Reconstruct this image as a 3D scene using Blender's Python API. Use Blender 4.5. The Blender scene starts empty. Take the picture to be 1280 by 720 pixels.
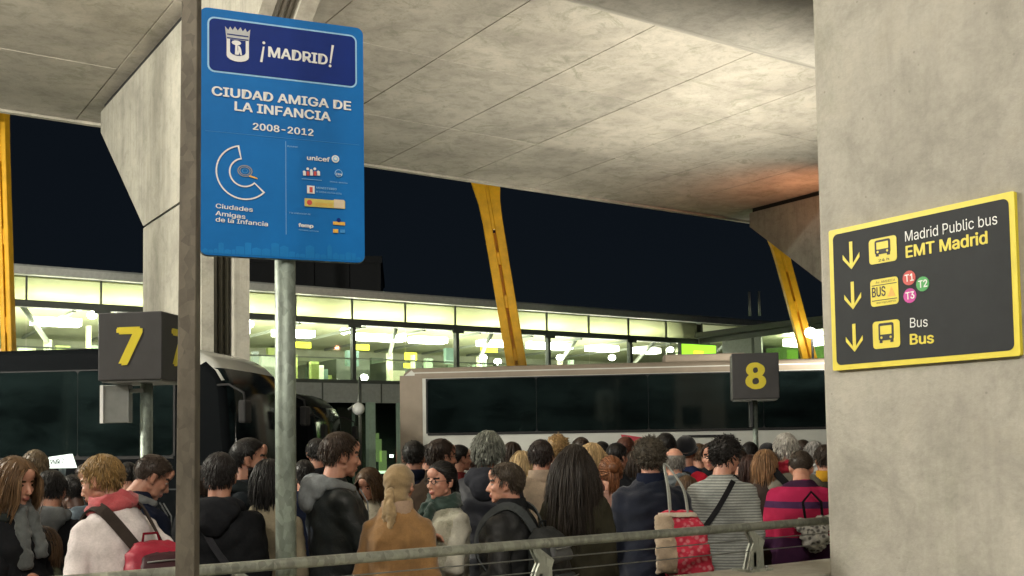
import bpy, math, random
import numpy as np
from mathutils import Vector, Matrix

rng = random.Random(7)
nr = np.random.RandomState(11)
SC = bpy.context.scene
COL = SC.collection
R = math.radians

# ------------------------------------------------------------------ camera
FPX, CX, CY = 1320.0, 640.0, 486.0           # focal length and principal point in photo pixels
EYE = 1.65
YAW, PITCH, ROLL = -34.0, 3.0, -0.015
cam_d = bpy.data.cameras.new('camera')
cam = bpy.data.objects.new('camera', cam_d)
COL.objects.link(cam)
cam_d.sensor_width = 36.0
cam_d.lens = 36.0 * FPX / 1280.0
cam_d.shift_y = (CY - 360.0) / 1280.0
cam_d.clip_start = 0.05
cam_d.clip_end = 2000
CAMR = Matrix.Rotation(R(YAW), 3, 'Z') @ Matrix.Rotation(R(90 + PITCH), 3, 'X') @ Matrix.Rotation(ROLL, 3, 'Z')
cam.matrix_world = Matrix.Translation((0, 0, EYE)) @ CAMR.to_4x4()
SC.camera = cam
FW = Vector((math.sin(R(34)), math.cos(R(34)), 0))
RT = Vector((math.cos(R(34)), -math.sin(R(34)), 0))

def ray(px, py):
    return CAMR @ Vector(((px - CX) / FPX, -(py - CY) / FPX, -1.0))
def at(px, py, Y):
    """world point seen at a photo pixel, Y metres ahead (horizontal distance along the view)"""
    d = ray(px, py)
    return Vector((0, 0, EYE)) + d * (Y / d.dot(FW))
def onp(px, py, p0, n):
    d = ray(px, py); o = Vector((0, 0, EYE)); n = Vector(n)
    return o + d * ((Vector(p0) - o).dot(n) / d.dot(n))
def cw(X, Y, z=0.0):
    return RT * X + FW * Y + Vector((0, 0, z))

# ------------------------------------------------------------------ world / exposure
w = bpy.data.worlds.new('World'); SC.world = w; w.use_nodes = True
nt = w.node_tree
bgn = nt.nodes['Background']
sky = nt.nodes.new('ShaderNodeTexSky'); sky.sky_type = 'NISHITA'; sky.sun_disc = False
sky.sun_elevation = R(35); sky.sun_rotation = R(200); sky.air_density = 1.0; sky.ozone_density = 3.0
mx = nt.nodes.new('ShaderNodeMixRGB'); mx.inputs['Fac'].default_value = 0.85
mx.inputs['Color2'].default_value = (1.3, 1.9, 2.8, 1)
nt.links.new(sky.outputs[0], mx.inputs['Color1'])
nt.links.new(mx.outputs[0], bgn.inputs['Color'])
bgn.inputs['Strength'].default_value = 0.0013
SC.view_settings.view_transform = 'Standard'
SC.view_settings.look = 'None'
SC.view_settings.exposure = 1.1
SC.view_settings.gamma = 1.0
moon_d = bpy.data.lights.new('moon', 'SUN'); moon_d.energy = 0.01; moon_d.angle = R(0.5); moon_d.color = (0.8, 0.88, 1)
moon = bpy.data.objects.new('moon', moon_d); COL.objects.link(moon); moon.rotation_euler = (R(55), 0, R(20))

# ------------------------------------------------------------------ materials
MATS = {}
def ramp(nt, fac, stops):
    r = nt.nodes.new('ShaderNodeValToRGB')
    el = r.color_ramp.elements
    el[0].position, el[0].color = stops[0][0], (*stops[0][1], 1)
    el[1].position, el[1].color = stops[-1][0], (*stops[-1][1], 1)
    for p, c in stops[1:-1]:
        e = el.new(p); e.color = (*c, 1)
    nt.links.new(fac, r.inputs[0]); return r.outputs[0]
def noise(nt, vec, scale, detail=5, rough=0.6, dist=0.0):
    n = nt.nodes.new('ShaderNodeTexNoise'); n.inputs['Scale'].default_value = scale
    n.inputs['Detail'].default_value = detail; n.inputs['Roughness'].default_value = rough
    n.inputs['Distortion'].default_value = dist
    nt.links.new(vec, n.inputs['Vector']); return n.outputs[0]
def mapping(nt, scale=(1, 1, 1), kind='Object'):
    tc = nt.nodes.new('ShaderNodeTexCoord'); mp = nt.nodes.new('ShaderNodeMapping')
    mp.inputs['Scale'].default_value = scale
    nt.links.new(tc.outputs[kind], mp.inputs['Vector']); return mp.outputs[0]
def world_vec(nt, scale=(1, 1, 1)):
    g = nt.nodes.new('ShaderNodeNewGeometry'); mp = nt.nodes.new('ShaderNodeMapping')
    mp.inputs['Scale'].default_value = scale
    nt.links.new(g.outputs['Position'], mp.inputs['Vector']); return mp.outputs[0]
def mixc(nt, f, a, b, mode='MIX'):
    m = nt.nodes.new('ShaderNodeMixRGB'); m.blend_type = mode
    for s, v in ((m.inputs[0], f), (m.inputs[1], a), (m.inputs[2], b)):
        if hasattr(v, 'links') or hasattr(v, 'is_linked'): nt.links.new(v, s)
        elif isinstance(v, (int, float)): s.default_value = v
        else: s.default_value = (*v, 1)
    return m.outputs[0]
def bump(nt, h, strength, dist, bsdf):
    b = nt.nodes.new('ShaderNodeBump'); b.inputs['Strength'].default_value = strength
    b.inputs['Distance'].default_value = dist
    nt.links.new(h, b.inputs['Height']); nt.links.new(b.outputs[0], bsdf.inputs['Normal'])
def newmat(name):
    m = bpy.data.materials.new(name); m.use_nodes = True
    return m, m.node_tree, m.node_tree.nodes['Principled BSDF']
def plain(name, col, rough=0.6, metal=0.0, var=0.12, scale=8.0, bmp=0.0, coat=0.0, spec=0.5):
    if name in MATS: return MATS[name]
    m, nt, b = newmat(name)
    v = mapping(nt); n = noise(nt, v, scale, 6, 0.65)
    lo = tuple(c * (1 - var) for c in col); hi = tuple(min(1, c * (1 + var)) for c in col)
    nt.links.new(ramp(nt, n, [(0.3, lo), (0.7, hi)]), b.inputs['Base Color'])
    b.inputs['Roughness'].default_value = rough; b.inputs['Metallic'].default_value = metal
    b.inputs['Coat Weight'].default_value = coat; b.inputs['Specular IOR Level'].default_value = spec
    if bmp: bump(nt, noise(nt, v, scale * 6, 4), bmp, 0.01, b)
    MATS[name] = m; return m
def emit(name, col, s):
    if name in MATS: return MATS[name]
    m, nt, b = newmat(name)
    b.inputs['Base Color'].default_value = (*[min(0.8, c) for c in col], 1)
    b.inputs['Emission Color'].default_value = (*col, 1); b.inputs['Emission Strength'].default_value = s
    MATS[name] = m; return m
def concrete(name, base, streak=0.0, joints=0.0, warm=0.0, dark=0.45):
    m, nt, b = newmat(name)
    v = world_vec(nt)
    big = noise(nt, v, 0.55, 6, 0.6, 0.6); mid = noise(nt, v, 2.6, 7, 0.7, 0.4); fine = noise(nt, v, 26, 5, 0.7)
    c = ramp(nt, big, [(0.30, tuple(x * 0.76 for x in base)), (0.5, base), (0.70, tuple(min(1, x * 1.2) for x in base))])
    c = mixc(nt, 0.62, c, ramp(nt, mid, [(0.30, (0.55, 0.56, 0.54)), (0.52, (0.95, 0.95, 0.95)), (0.72, (1.0, 0.98, 0.93))]), 'MULTIPLY')
    # blotches of greener / darker laitance
    bl = noise(nt, v, 1.3, 8, 0.75, 1.2)
    c = mixc(nt, ramp(nt, bl, [(0.53, (0, 0, 0)), (0.66, (dark, dark, dark))]), c, tuple(x * q for x, q in zip(base, (0.62, 0.66, 0.6))))
    c = mixc(nt, 0.25, c, ramp(nt, fine, [(0.35, (0.6, 0.6, 0.6)), (0.6, (1, 1, 1))]), 'MULTIPLY')
    # air holes
    vo = nt.nodes.new('ShaderNodeTexVoronoi'); vo.inputs['Scale'].default_value = 9.0; nt.links.new(v, vo.inputs['Vector'])
    c = mixc(nt, ramp(nt, vo.outputs['Distance'], [(0.03, (0.5, 0.5, 0.5)), (0.07, (0, 0, 0))]), c, tuple(x * 0.4 for x in base))
    if streak:
        sv = world_vec(nt, (3.2, 3.2, 0.16)); sn = noise(nt, sv, 2.0, 6, 0.65)
        c = mixc(nt, ramp(nt, sn, [(0.48, (0, 0, 0)), (0.68, (streak, streak, streak))]), c, tuple(x * 0.5 for x in base))
    oi = nt.nodes.new('ShaderNodeObjectInfo')
    c = mixc(nt, 0.32 if joints else 0.0, c, ramp(nt, oi.outputs['Random'], [(0.0, (0.62, 0.64, 0.62)), (1.0, (1.0, 0.98, 0.94))]), 'MULTIPLY')
    nt.links.new(c, b.inputs['Base Color'])
    b.inputs['Roughness'].default_value = 0.85; b.inputs['Specular IOR Level'].default_value = 0.25
    h = mixc(nt, 0.5, mid, fine)
    bump(nt, h, 0.35, 0.02, b)
    MATS[name] = m; return m
M_CEIL = concrete('ceiling_concrete', (0.47, 0.44, 0.375), joints=1.0, dark=0.85, streak=0.0)
M_PIER = concrete('pier_concrete', (0.42, 0.405, 0.345), streak=0.45)
M_PIL = concrete('pillar_concrete', (0.47, 0.447, 0.39), streak=0.28, dark=0.5)
M_WALL = concrete('parapet_concrete', (0.44, 0.42, 0.35), dark=0.3)
M_GALV = None
def galv(name, col, rough=0.5, metal=0.55):
    m, nt, b = newmat(name)
    v = mapping(nt, (1, 1, 0.6)); vo = nt.nodes.new('ShaderNodeTexVoronoi'); vo.inputs['Scale'].default_value = 45
    nt.links.new(v, vo.inputs['Vector']); n = noise(nt, v, 7, 7, 0.7)
    c = ramp(nt, n, [(0.3, tuple(x * 0.6 for x in col)), (0.55, col), (0.75, tuple(x * 1.25 for x in col))])
    bw = nt.nodes.new('ShaderNodeRGBToBW'); nt.links.new(vo.outputs['Color'], bw.inputs[0]); c = mixc(nt, 0.3, c, bw.outputs[0], 'OVERLAY')
    nt.links.new(c, b.inputs['Base Color']); b.inputs['Roughness'].default_value = rough; b.inputs['Metallic'].default_value = metal
    bump(nt, n, 0.2, 0.004, b); MATS[name] = m; return m
M_GALV = galv('galvanised_steel', (0.27, 0.32, 0.28))
M_RAIL = galv('rail_steel', (0.34, 0.36, 0.31), 0.42, 0.5)
M_POST = galv('brown_post_paint', (0.135, 0.118, 0.09), 0.6, 0.1)
M_ORANGE = plain('orange_paint', (0.74, 0.40, 0.015), 0.45, var=0.22, scale=2)
M_DARKMETAL = plain('dark_metal', (0.035, 0.04, 0.042), 0.45, 0.3)
M_BLACKRUB = plain('black_rubber', (0.012, 0.012, 0.013), 0.8)
M_STEEL = plain('grey_steel', (0.25, 0.26, 0.25), 0.4, 0.5)
M_SIGNGREY = plain('sign_grey', (0.030, 0.033, 0.036), 0.6, var=0.12, scale=5, spec=.2)
M_BOX = plain('bay_box_grey', (0.042, 0.041, 0.043), 0.5, var=0.2, scale=4)
M_YEL = plain('sign_yellow', (0.72, 0.60, 0.035), 0.45, var=0.06)
M_WHITE = plain('sign_white', (0.78, 0.79, 0.78), 0.5, var=0.04)
M_BLUE = plain('sign_blue', (0.005, 0.15, 0.47), 0.5, var=0.10, scale=3, spec=.15)
M_NAVY = plain('sign_navy', (0.002, 0.022, 0.19), 0.5, var=0.08, spec=.15)
M_LBLUE = plain('sign_pale_blue', (0.28, 0.55, 0.80), 0.5, var=0.05)
M_SKYL = plain('skyline_blue', (0.010, 0.19, 0.52), 0.5, var=0.1, spec=.15)
M_MBLUE = plain('sign_mid_blue', (0.03, 0.25, 0.60), 0.5, var=0.05)
M_RED = plain('sign_red', (0.55, 0.06, 0.05), 0.5)
M_GREEN = plain('sign_green', (0.05, 0.35, 0.08), 0.5)
M_MAG = plain('sign_magenta', (0.55, 0.03, 0.30), 0.5)
M_ORG = plain('sign_orange', (0.75, 0.42, 0.06), 0.5)
M_BLACK = plain('print_black', (0.012, 0.012, 0.014), 0.55)

def glassmat(name, tint, rough=0.03, alpha=0.35):
    m = bpy.data.materials.new(name); m.use_nodes = True; nt = m.node_tree
    nt.nodes.clear(); out = nt.nodes.new('ShaderNodeOutputMaterial')
    t = nt.nodes.new('ShaderNodeBsdfTransparent'); t.inputs[0].default_value = (*tint, 1)
    g = nt.nodes.new('ShaderNodeBsdfGlossy'); g.inputs['Roughness'].default_value = rough
    f = nt.nodes.new('ShaderNodeFresnel'); f.inputs[0].default_value = 1.45
    mxs = nt.nodes.new('ShaderNodeMixShader')
    nt.links.new(f.outputs[0], mxs.inputs[0]); nt.links.new(t.outputs[0], mxs.inputs[1]); nt.links.new(g.outputs[0], mxs.inputs[2])
    nt.links.new(mxs.outputs[0], out.inputs[0]); MATS[name] = m; return m
M_GLASS = glassmat('clear_glass', (0.95, 0.98, 0.93))
M_GLASSD = glassmat('dim_glass', (0.5, 0.62, 0.55))
def tinted(name, col, rough=0.06):
    m, nt, b = newmat(name)
    n = noise(nt, mapping(nt, (0.7, 1, 1.6)), 1.2, 4, 0.6)
    nt.links.new(ramp(nt, n, [(0.35, tuple(c * 0.4 for c in col)), (0.7, tuple(c * 1.6 for c in col))]), b.inputs['Base Color'])
    b.inputs['Roughness'].default_value = rough; b.inputs['Specular IOR Level'].default_value = 0.45
    MATS[name] = m; return m
M_TINT = tinted('tinted_bus_glass', (0.005, 0.009, 0.009))
M_TINT2 = tinted('tinted_windscreen', (0.008, 0.014, 0.016), .12); M_TINT2.node_tree.nodes['Principled BSDF'].inputs['Specular IOR Level'].default_value = .22
M_BUSWHITE = plain('bus_white_paint', (0.46, 0.47, 0.44), 0.3, var=0.06, scale=1.5, coat=0.3)
M_BUSBEIGE = plain('bus_beige_paint', (0.22, 0.185, 0.145), 0.6, var=0.12, scale=2, spec=.2)
M_BUSBLACK = plain('bus_black_paint', (0.004, 0.005, 0.006), 0.6, var=0.1, scale=2, spec=0.02)
M_ASPH = plain('asphalt', (0.045, 0.045, 0.047), 0.9, var=0.25, scale=3, bmp=0.4)

# ------------------------------------------------------------------ mesh builder
class MB:
    def __init__(s): s.v, s.f, s.m, s.sm = [], [], [], []
    def add(s, vs, fs, mi=0, smooth=False):
        o = len(s.v); s.v += [tuple(p) for p in vs]; s.f += [tuple(i + o for i in f) for f in fs]
        s.m += [mi] * len(fs); s.sm += [smooth] * len(fs); return s
    def box(s, x0, x1, y0, y1, z0, z1, mi=0, mat=None):
        vs = [Vector((x, y, z)) for z in (z0, z1) for y in (y0, y1) for x in (x0, x1)]
        if mat is not None: vs = [mat @ p for p in vs]
        return s.add(vs, [(0, 2, 3, 1), (4, 5, 7, 6), (0, 1, 5, 4), (2, 6, 7, 3), (0, 4, 6, 2), (1, 3, 7, 5)], mi)
    def prism(s, poly, fn, d0, d1, mi=0, smooth=False):
        """poly: 2D points; fn(a,b,d)->3D"""
        n = len(poly); vs = [fn(a, b, d0) for a, b in poly] + [fn(a, b, d1) for a, b in poly]
        fs = [tuple(range(n))[::-1], tuple(range(n, 2 * n))]
        s.add(vs, fs, mi)
        return s.add(vs, [(i, (i + 1) % n, n + (i + 1) % n, n + i) for i in range(n)], mi, smooth)
    def tube(s, path, rad, n=10, mi=0, cap=True, flat=None):
        path = [Vector(p) for p in path]; k = len(path)
        rs = rad if isinstance(rad, (list, tuple)) else [rad] * k
        vs, fs = [], []
        up = Vector((0, 0, 1))
        prev = None
        for i, p in enumerate(path):
            t = (path[min(i + 1, k - 1)] - path[max(i - 1, 0)]).normalized()
            if prev is None:
                a = t.cross(up)
                if a.length < 0.1: a = t.cross(Vector((1, 0, 0)))
            else:
                a = prev - t * prev.dot(t)
            a.normalize(); prev = a; b = t.cross(a)
            fl = flat if flat else 1.0
            for j in range(n):
                th = 2 * math.pi * j / n
                vs.append(p + (a * math.cos(th) + b * math.sin(th) * fl) * rs[i])
        for i in range(k - 1):
            for j in range(n):
                fs.append((i * n + j, i * n + (j + 1) % n, (i + 1) * n + (j + 1) % n, (i + 1) * n + j))
        if cap: fs += [tuple(range(n))[::-1], tuple(range((k - 1) * n, k * n))]
        return s.add(vs, fs, mi, True)
    def build(s, name, mats, parent=None, bevel=0.0, seg=2):
        me = bpy.data.meshes.new(name); me.from_pydata(s.v, [], s.f)
        if not isinstance(mats, (list, tuple)): mats = [mats]
        for m in mats: me.materials.append(m)
        me.polygons.foreach_set('material_index', s.m); me.polygons.foreach_set('use_smooth', s.sm)
        me.update()
        o = bpy.data.objects.new(name, me); COL.objects.link(o)
        if parent: o.parent = parent
        if bevel:
            b = o.modifiers.new('bevel', 'BEVEL'); b.width = bevel; b.segments = seg; b.limit_method = 'ANGLE'; b.angle_limit = R(40)
        return o
def tag(o, label=None, cat=None, group=None, kind=None):
    if label: o['label'] = label
    if cat: o['category'] = cat
    if group: o['group'] = group
    if kind: o['kind'] = kind
    return o
def empty(name, loc=(0, 0, 0), rz=0.0):
    o = bpy.data.objects.new(name, None); COL.objects.link(o); o.location = loc; o.rotation_euler = (0, 0, rz)
    o.empty_display_size = 0.1; return o
def boxo(name, x0, x1, y0, y1, z0, z1, mat, parent=None, bevel=0.0):
    return MB().box(x0, x1, y0, y1, z0, z1).build(name, mat, parent, bevel)
def dup(o, parent=None, loc=None):
    c = o.copy(); COL.objects.link(c)
    if parent: c.parent = parent
    if loc is not None: c.location = loc
    for ch in list(o.children): dup(ch, c)
    return c
def rrect(x0, x1, y0, y1, r, n=5):
    pts = []
    for cx, cy, a0 in ((x1 - r, y1 - r, 0), (x0 + r, y1 - r, 90), (x0 + r, y0 + r, 180), (x1 - r, y0 + r, 270)):
        for i in range(n + 1):
            a = R(a0 + 90 * i / n); pts.append((cx + r * math.cos(a), cy + r * math.sin(a)))
    return pts
# flat things on a sign: local x = across, z = up, y = -depth towards the viewer (front is -y)
def flat(name, poly, mat, parent, y, th=0.001):
    return MB().prism(poly, lambda a, b, d: (a, d, b), y - th, y).build(name, mat, parent)
FONTS = []; FB = 1.0
try:
    fd = bpy.utils.system_resource('DATAFILES', path='fonts')
    FONTS = [bpy.data.fonts.load(fd + '/Inter.woff2')] * 2
except Exception: FONTS = []
def text(body, size, x, z, mat, parent, y, bold=0.0, xs=1.0, align='LEFT', rot=0.0, name='lettering'):
    cu = bpy.data.curves.new('t', 'FONT')
    if FONTS: cu.font = FONTS[0]
    cu.body = body; cu.size = size
    cu.align_x = align; cu.fill_mode = 'FRONT'; cu.resolution_u = 3
    o = bpy.data.objects.new('t', cu); COL.objects.link(o)
    bpy.context.view_layer.update()
    me = bpy.data.meshes.new_from_object(o.evaluated_get(bpy.context.evaluated_depsgraph_get()))
    bpy.data.objects.remove(o); bpy.data.curves.remove(cu)
    vs = [(v.co.x, v.co.y) for v in me.vertices]; fs = [tuple(p.vertices) for p in me.polygons]
    bpy.data.meshes.remove(me)
    cr, sr = math.cos(rot), math.sin(rot)
    e = bold * size * .75
    shifts = [(0, 0)] if not bold else [(-e, 0), (e, 0), (0, -e * .6), (0, e * .6), (-e * .7, e * .5), (e * .7, -e * .5)]
    mb = MB()
    for i, (dx, dz) in enumerate(shifts):
        mb.add([(x + (a + dx) * xs * cr - (b + dz) * sr, y - i * .00012, z + (a + dx) * xs * sr + (b + dz) * cr) for a, b in vs], fs)
    ob = mb.build(name, mat, parent)
    return ob
def _caph():
    o = text('H', 1.0, 0, 0, M_WHITE, None, 0); z = [v.co.z for v in o.data.vertices]; h = max(z) - min(z); bpy.data.objects.remove(o); return h
CAPH = _caph()
def text_fit(body, pa, pb, capz, mat, parent, y, **k):
    """lay a line of text from local point pa to pb (x,z) on the baseline with cap height capz"""
    probe = text(body, 1.0, 0, 0, mat, parent, 0)
    xsv = [v.co.x for v in probe.data.vertices]; wdt = max(xsv) - min(xsv)
    bpy.data.objects.remove(probe)
    size = capz / CAPH
    L = math.hypot(pb[0] - pa[0], pb[1] - pa[1])
    return text(body, size, pa[0], pa[1], mat, parent, y, xs=L / (wdt * size), rot=math.atan2(pb[1] - pa[1], pb[0] - pa[0]), **k)
# ================================================================== lamps of the bus station and added fill floodlights (behind and beside the camera)
def lamp_post(x, y, z, power, col, label, size=0.6, up=0.0, spot=None, uppow=None, target=None):
    t = empty('street_lamp', (x, y, 0)); tag(t, label, 'street lamp', 'street lamps of the bus station')
    MB().tube([(0, 0, 0), (0, 0, z + 0.25)], [0.07, 0.05], 12).build('pole', M_GALV, t)
    MB().box(-0.32, 0.32, -0.2, 0.2, z + 0.02, z + 0.14).build('lamp_head', M_DARKMETAL, t, 0.02)
    MB().box(-0.27, 0.27, -0.15, 0.15, z - 0.0, z + 0.018).build('lamp_glass', emit('lamp_glow_%d' % int(power), col, 9.0), t)
    ld = bpy.data.lights.new('lamp_light', 'POINT'); ld.energy = power; ld.color = col; ld.shadow_soft_size = size
    lo = bpy.data.objects.new('lamp_light', ld); COL.objects.link(lo); lo.parent = t; lo.location = (0, 0, z - size - 0.05)
    return t
def floodlight(name, p, aim, power, col, label, angle=75, blend=0.8, size=0.12):
    t = empty(name, p); tag(t, label, 'floodlight', 'floodlights under the deck')
    d = (Vector(aim) - Vector(p)).normalized()
    q = d.to_track_quat('-Z', 'Y').to_matrix().to_4x4()
    MB().box(-0.16, 0.16, -0.12, 0.12, 0.0, 0.10, mat=q).build('lamp_head', M_DARKMETAL, t)
    MB().box(-0.13, 0.13, -0.09, 0.09, -0.006, -0.001, mat=q).build('lamp_glass', emit('flood_glow', col, 6.0), t)
    zz = (8.5 - p[2]) if p[2] > 5.5 else -.139 - p[2]        # hung from the deck beam, or on a stand
    if p[2] > 5.5 and p[1] > 12.4: zz = 9.97 - p[2]
    MB().tube([(d.x * -.12, d.y * -.12, -d.z * .12), (d.x * -.12, d.y * -.12, zz)], .025, 8).build('hanger' if zz > 0 else 'stand', M_STEEL, t)
    ld = bpy.data.lights.new('lamp_light', 'SPOT'); ld.energy = power; ld.color = col; ld.spot_size = R(angle); ld.spot_blend = blend
    ld.shadow_soft_size = size
    lo = bpy.data.objects.new('lamp_light', ld); COL.objects.link(lo); lo.parent = t
    lo.matrix_local = Matrix.Translation(d * 0.03) @ q
    return t
WARMW = (1.0, 0.90, 0.70)
lamp_post(-7.5, 13.5, 8.3, 4000, (1.0, 0.95, 0.82), 'tall street lamp left of the first pier, outside the picture')
lamp_post(-4.5, -3.2, 7.6, 820, (1.0, 0.92, 0.80), 'street lamp behind the photographer on the left')
lamp_post(0.4, -2.6, 7.4, 400, (1.0, 0.92, 0.80), 'street lamp close behind the photographer')
floodlight('floodlight', (3.0, 7.0, 6.0), (3.6, 11.0, 10), 1500, (1.0, 0.84, 0.68), 'floodlight throwing warm light up at the deck', 112)
floodlight('floodlight', (-10.0, 12.0, 6.2), (-1.0, 21.0, 10), 4800, (1.0, 0.95, 0.84), 'added unseen floodlight evening out the deck over the left bay', 105)  # out-of-view lamp added to even out light on the ceiling
floodlight('floodlight', (16.5, 11.0, 3.0), (12.5, 19.5, 10), 2300, (1.0, 0.93, 0.80), 'added floodlight hidden behind the pillar to brighten the deck', 105)  # added out of view, lifts the ceiling on the right
floodlight('floodlight', (21.0, 16.6, 3.0), (18.5, 19.5, 10), 1900, (1.0, 0.93, 0.80), 'added floodlight hidden behind the white coach to fill the dark deck', 120)  # second hidden lamp, added to fill the dark band of ceiling
floodlight('floodlight', (27.0, 21.0, 7.6), (25.8, 23.4, 10), 260, (1.0, 0.40, 0.20), 'small orange uplight fixed beside the far pier', 110, 1.0)
floodlight('floodlight', (1.5, 7.0, 6.4), (13.0, 15.5, 1.5), 380, (0.98, 1.0, 0.88), 'added unseen floodlight on the left brightening the white coach', 70)  # unseen lamp added to light the near side of the coach

# ================================================================== ground
g = MB(); S = 400
g.box(-S, S, -S, S, -0.3, -0.14)
tag(g.build('road', M_ASPH), kind='structure')
M_PAVE = plain('paving', (0.26, 0.25, 0.22), 0.85, var=0.2, scale=2, bmp=0.3)
tag(boxo('pavement', -30, 40, -8, 14.2, -0.139, 0.0, M_PAVE), kind='structure')
tag(boxo('kerb', -30, 40, 14.203, 14.4, -0.139, 0.004, M_WALL), kind='structure')
mk = MB()
for i in range(9):
    a = cw(-16 + i * 4.2, 12.6, 0)
    if a.y < 14.6: a.y = 14.6
    mk.box(a.x - 0.06, a.x + 0.06, 15.0, 21, -0.1385, -0.135)
tag(mk.build('road_marking', M_WHITE), kind='structure')

# ================================================================== the concrete deck overhead
KD = 2.2                                  # the deck stands far above the buses
ZC = EYE + 3.77 * KD; TE = 12.6 * KD
deck = tag(boxo('deck', -30, 66, -26, TE, ZC + 0.03, ZC + 1.6, M_CEIL), kind='structure')
pl, pt = 2.8, 4.2
shared = None
y = TE - 0.02; iy = 0
while y > 9:
    x = -14.0
    while x < 52:
        if shared is None:
            o = MB().box(0.010, pl - 0.010, 0.010, pt - 0.010, 0, 0.045).build('ceiling_panel', M_CEIL, deck, 0.006, 1); shared = o
        else:
            o = shared.copy(); COL.objects.link(o); o.parent = deck
        o.location = (x, y - pt, ZC - 0.004 * rng.random() - 0.002)
        o.rotation_euler = (rng.uniform(-.0012, .0012), rng.uniform(-.0006, .0006), 0)
        x += pl
    y -= pt; iy += 1
tag(boxo('deck_edge', -30, 66, TE + 0.002, TE + 0.16, ZC - 0.06, ZC + 1.6, M_WALL), kind='structure')
bmh = MB()
prof = [(7.04 * KD, ZC + 0.01), (5.7 * KD, ZC - 1.5), (1.5, ZC - 1.5), (-2.0, ZC + 0.01)]
bmh.prism(prof, lambda a, b, d: (d, a, b), -30, 66)
tag(bmh.build('deck_beam', M_PIL, None, 0.02), kind='structure')

# ================================================================== hammerhead piers
def pier(L0, label):
    th = 0.40 * KD
    t = empty('concrete_pier', (L0 * KD, 9.3 * KD, 0)); tag(t, label, 'pier', 'concrete piers carrying the deck')
    zj, zt = EYE + 2.11 * KD, ZC - .16
    a, b, A, B = -0.88 * KD, 0.88 * KD, -2.65 * KD, 2.62 * KD
    def solid(poly, name, x0=0, x1=th):
        return MB().prism(poly, lambda p, q, d: (d, p, q), x0, x1).build(name, M_PIER, t, 0.012, 1)
    # the near end carries a vertical channel for pipes, so the near flange is built in two cheeks
    g0, g1, gd = .10 * KD, .27 * KD, .45
    solid([(a + gd, -.139), (b, -.139), (b, zj - 0.025), (a + gd, zj - 0.025)], 'column')
    solid([(a + gd, zj + 0.025), (b, zj + 0.025), (B, zt - 0.5), (B, zt), (A + gd, zt), (A + gd, zt - 0.5)][::-1], 'pier_head')
    for x0, x1 in ((0, g0), (g1, th)):
        solid([(a, -.139), (a + gd - .002, -.139), (a + gd - .002, zj - 0.025), (a, zj - 0.025)], 'column_cheek', x0, x1)
        solid([(a, zj + .025), (a + gd - .002, zj + .025), (A + gd - .002, zt - .5), (A + gd - .002, zt), (A, zt), (A, zt - .5)][::-1], 'head_cheek', x0, x1)
    boxo('joint_strip', 0.04, th - 0.04, a + gd + 0.04, b - 0.04, zj - 0.027, zj + 0.027, M_DARKMETAL, t)
    boxo('bearing_strip', 0.06, th - 0.06, A + 0.6, B - 0.1, zt - 0.005, ZC + 0.02, M_BLACKRUB, t)
    MP = plain('drain_pipe_paint', (0.085, 0.08, 0.06), 0.5)
    for k in range(3):
        x = (0.135 + 0.05 * k) * KD
        path = [(x, a + .2, -.139), (x, a + .2, zj), (x, A + .25, zt - 0.5), (x, A + .25, zt + 0.05)]
        MB().tube(path, 0.045, 10).build('drain_pipe', MP, t)
    return t
pier(2.67, 'concrete pier with flared head just behind the blue sign')
pier(12.75, 'concrete pier with flared head partly hidden by the right pillar')

# ================================================================== big pillar on the right
PX = 4.4                                  # plane of the pillar face
pil = tag(boxo('concrete_pillar', PX, PX + 2.0, 1.75, 3.634, 0, ZC - 1.501, M_PIL, None, 0.02),
          'wide smooth concrete pillar carrying the black and yellow bus sign', 'pillar')

# ================================================================== parapet with low tube railing
PT0, PT1, PZ = 3.69, 4.14, 0.955
tag(boxo('parapet_wall', -9, 9, PT0, PT1, 0, PZ, M_WALL, None, 0.012), 'low concrete parapet wall below the tube railing', 'parapet')
rl = empty('railing', (0, 4.0, PZ)); tag(rl, 'low galvanised tube railing with two wires on the parapet', 'railing')
zr = 0.235
MB().tube([(-9, 0, zr), (9, 0, zr)], 0.0225, 16).build('handrail', M_RAIL, rl)
for dz in (0.165, 0.105):
    MB().tube([(-9, 0.005, dz), (4.98, 0.005, dz)], 0.0032, 6).build('wire', M_STEEL, rl)
pm = None
for k in range(-3, 9):
    L = 4.245 - 1.405 * k
    if pm is None:
        mb = MB()
        prof = [(q_[0] * 1.25, q_[1]) for q_ in ((-0.045, 0.012), (0.055, 0.012), (0.05, 0.12), (0.062, 0.155), (-0.012, 0.222), (-0.035, 0.222), (-0.005, 0.145), (-0.02, 0.11))]
        mb.prism(prof, lambda a, b, d: (a * 1.0, d, b), -0.006, 0.006)
        mb.prism(prof, lambda a, b, d: (a * 1.0, d, b), 0.022, 0.034)
        mb.box(-0.012, 0.012, -0.006, 0.034, 0.02, 0.10)
        p = mb.build('rail_post', M_RAIL, rl, 0.002, 1); pm = p
        q = boxo('base_plate', -0.09, 0.09, -0.05, 0.08, 0.0, 0.012, M_RAIL, p)
        for sx in (-0.06, 0.06): MB().tube([(sx, -0.03, 0.01), (sx, -0.03, 0.026)], 0.009, 6).build('bolt', M_STEEL, p)
        p.location = (L, 0, 0)
    else:
        dup(pm, rl, (L, 0, 0))

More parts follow.
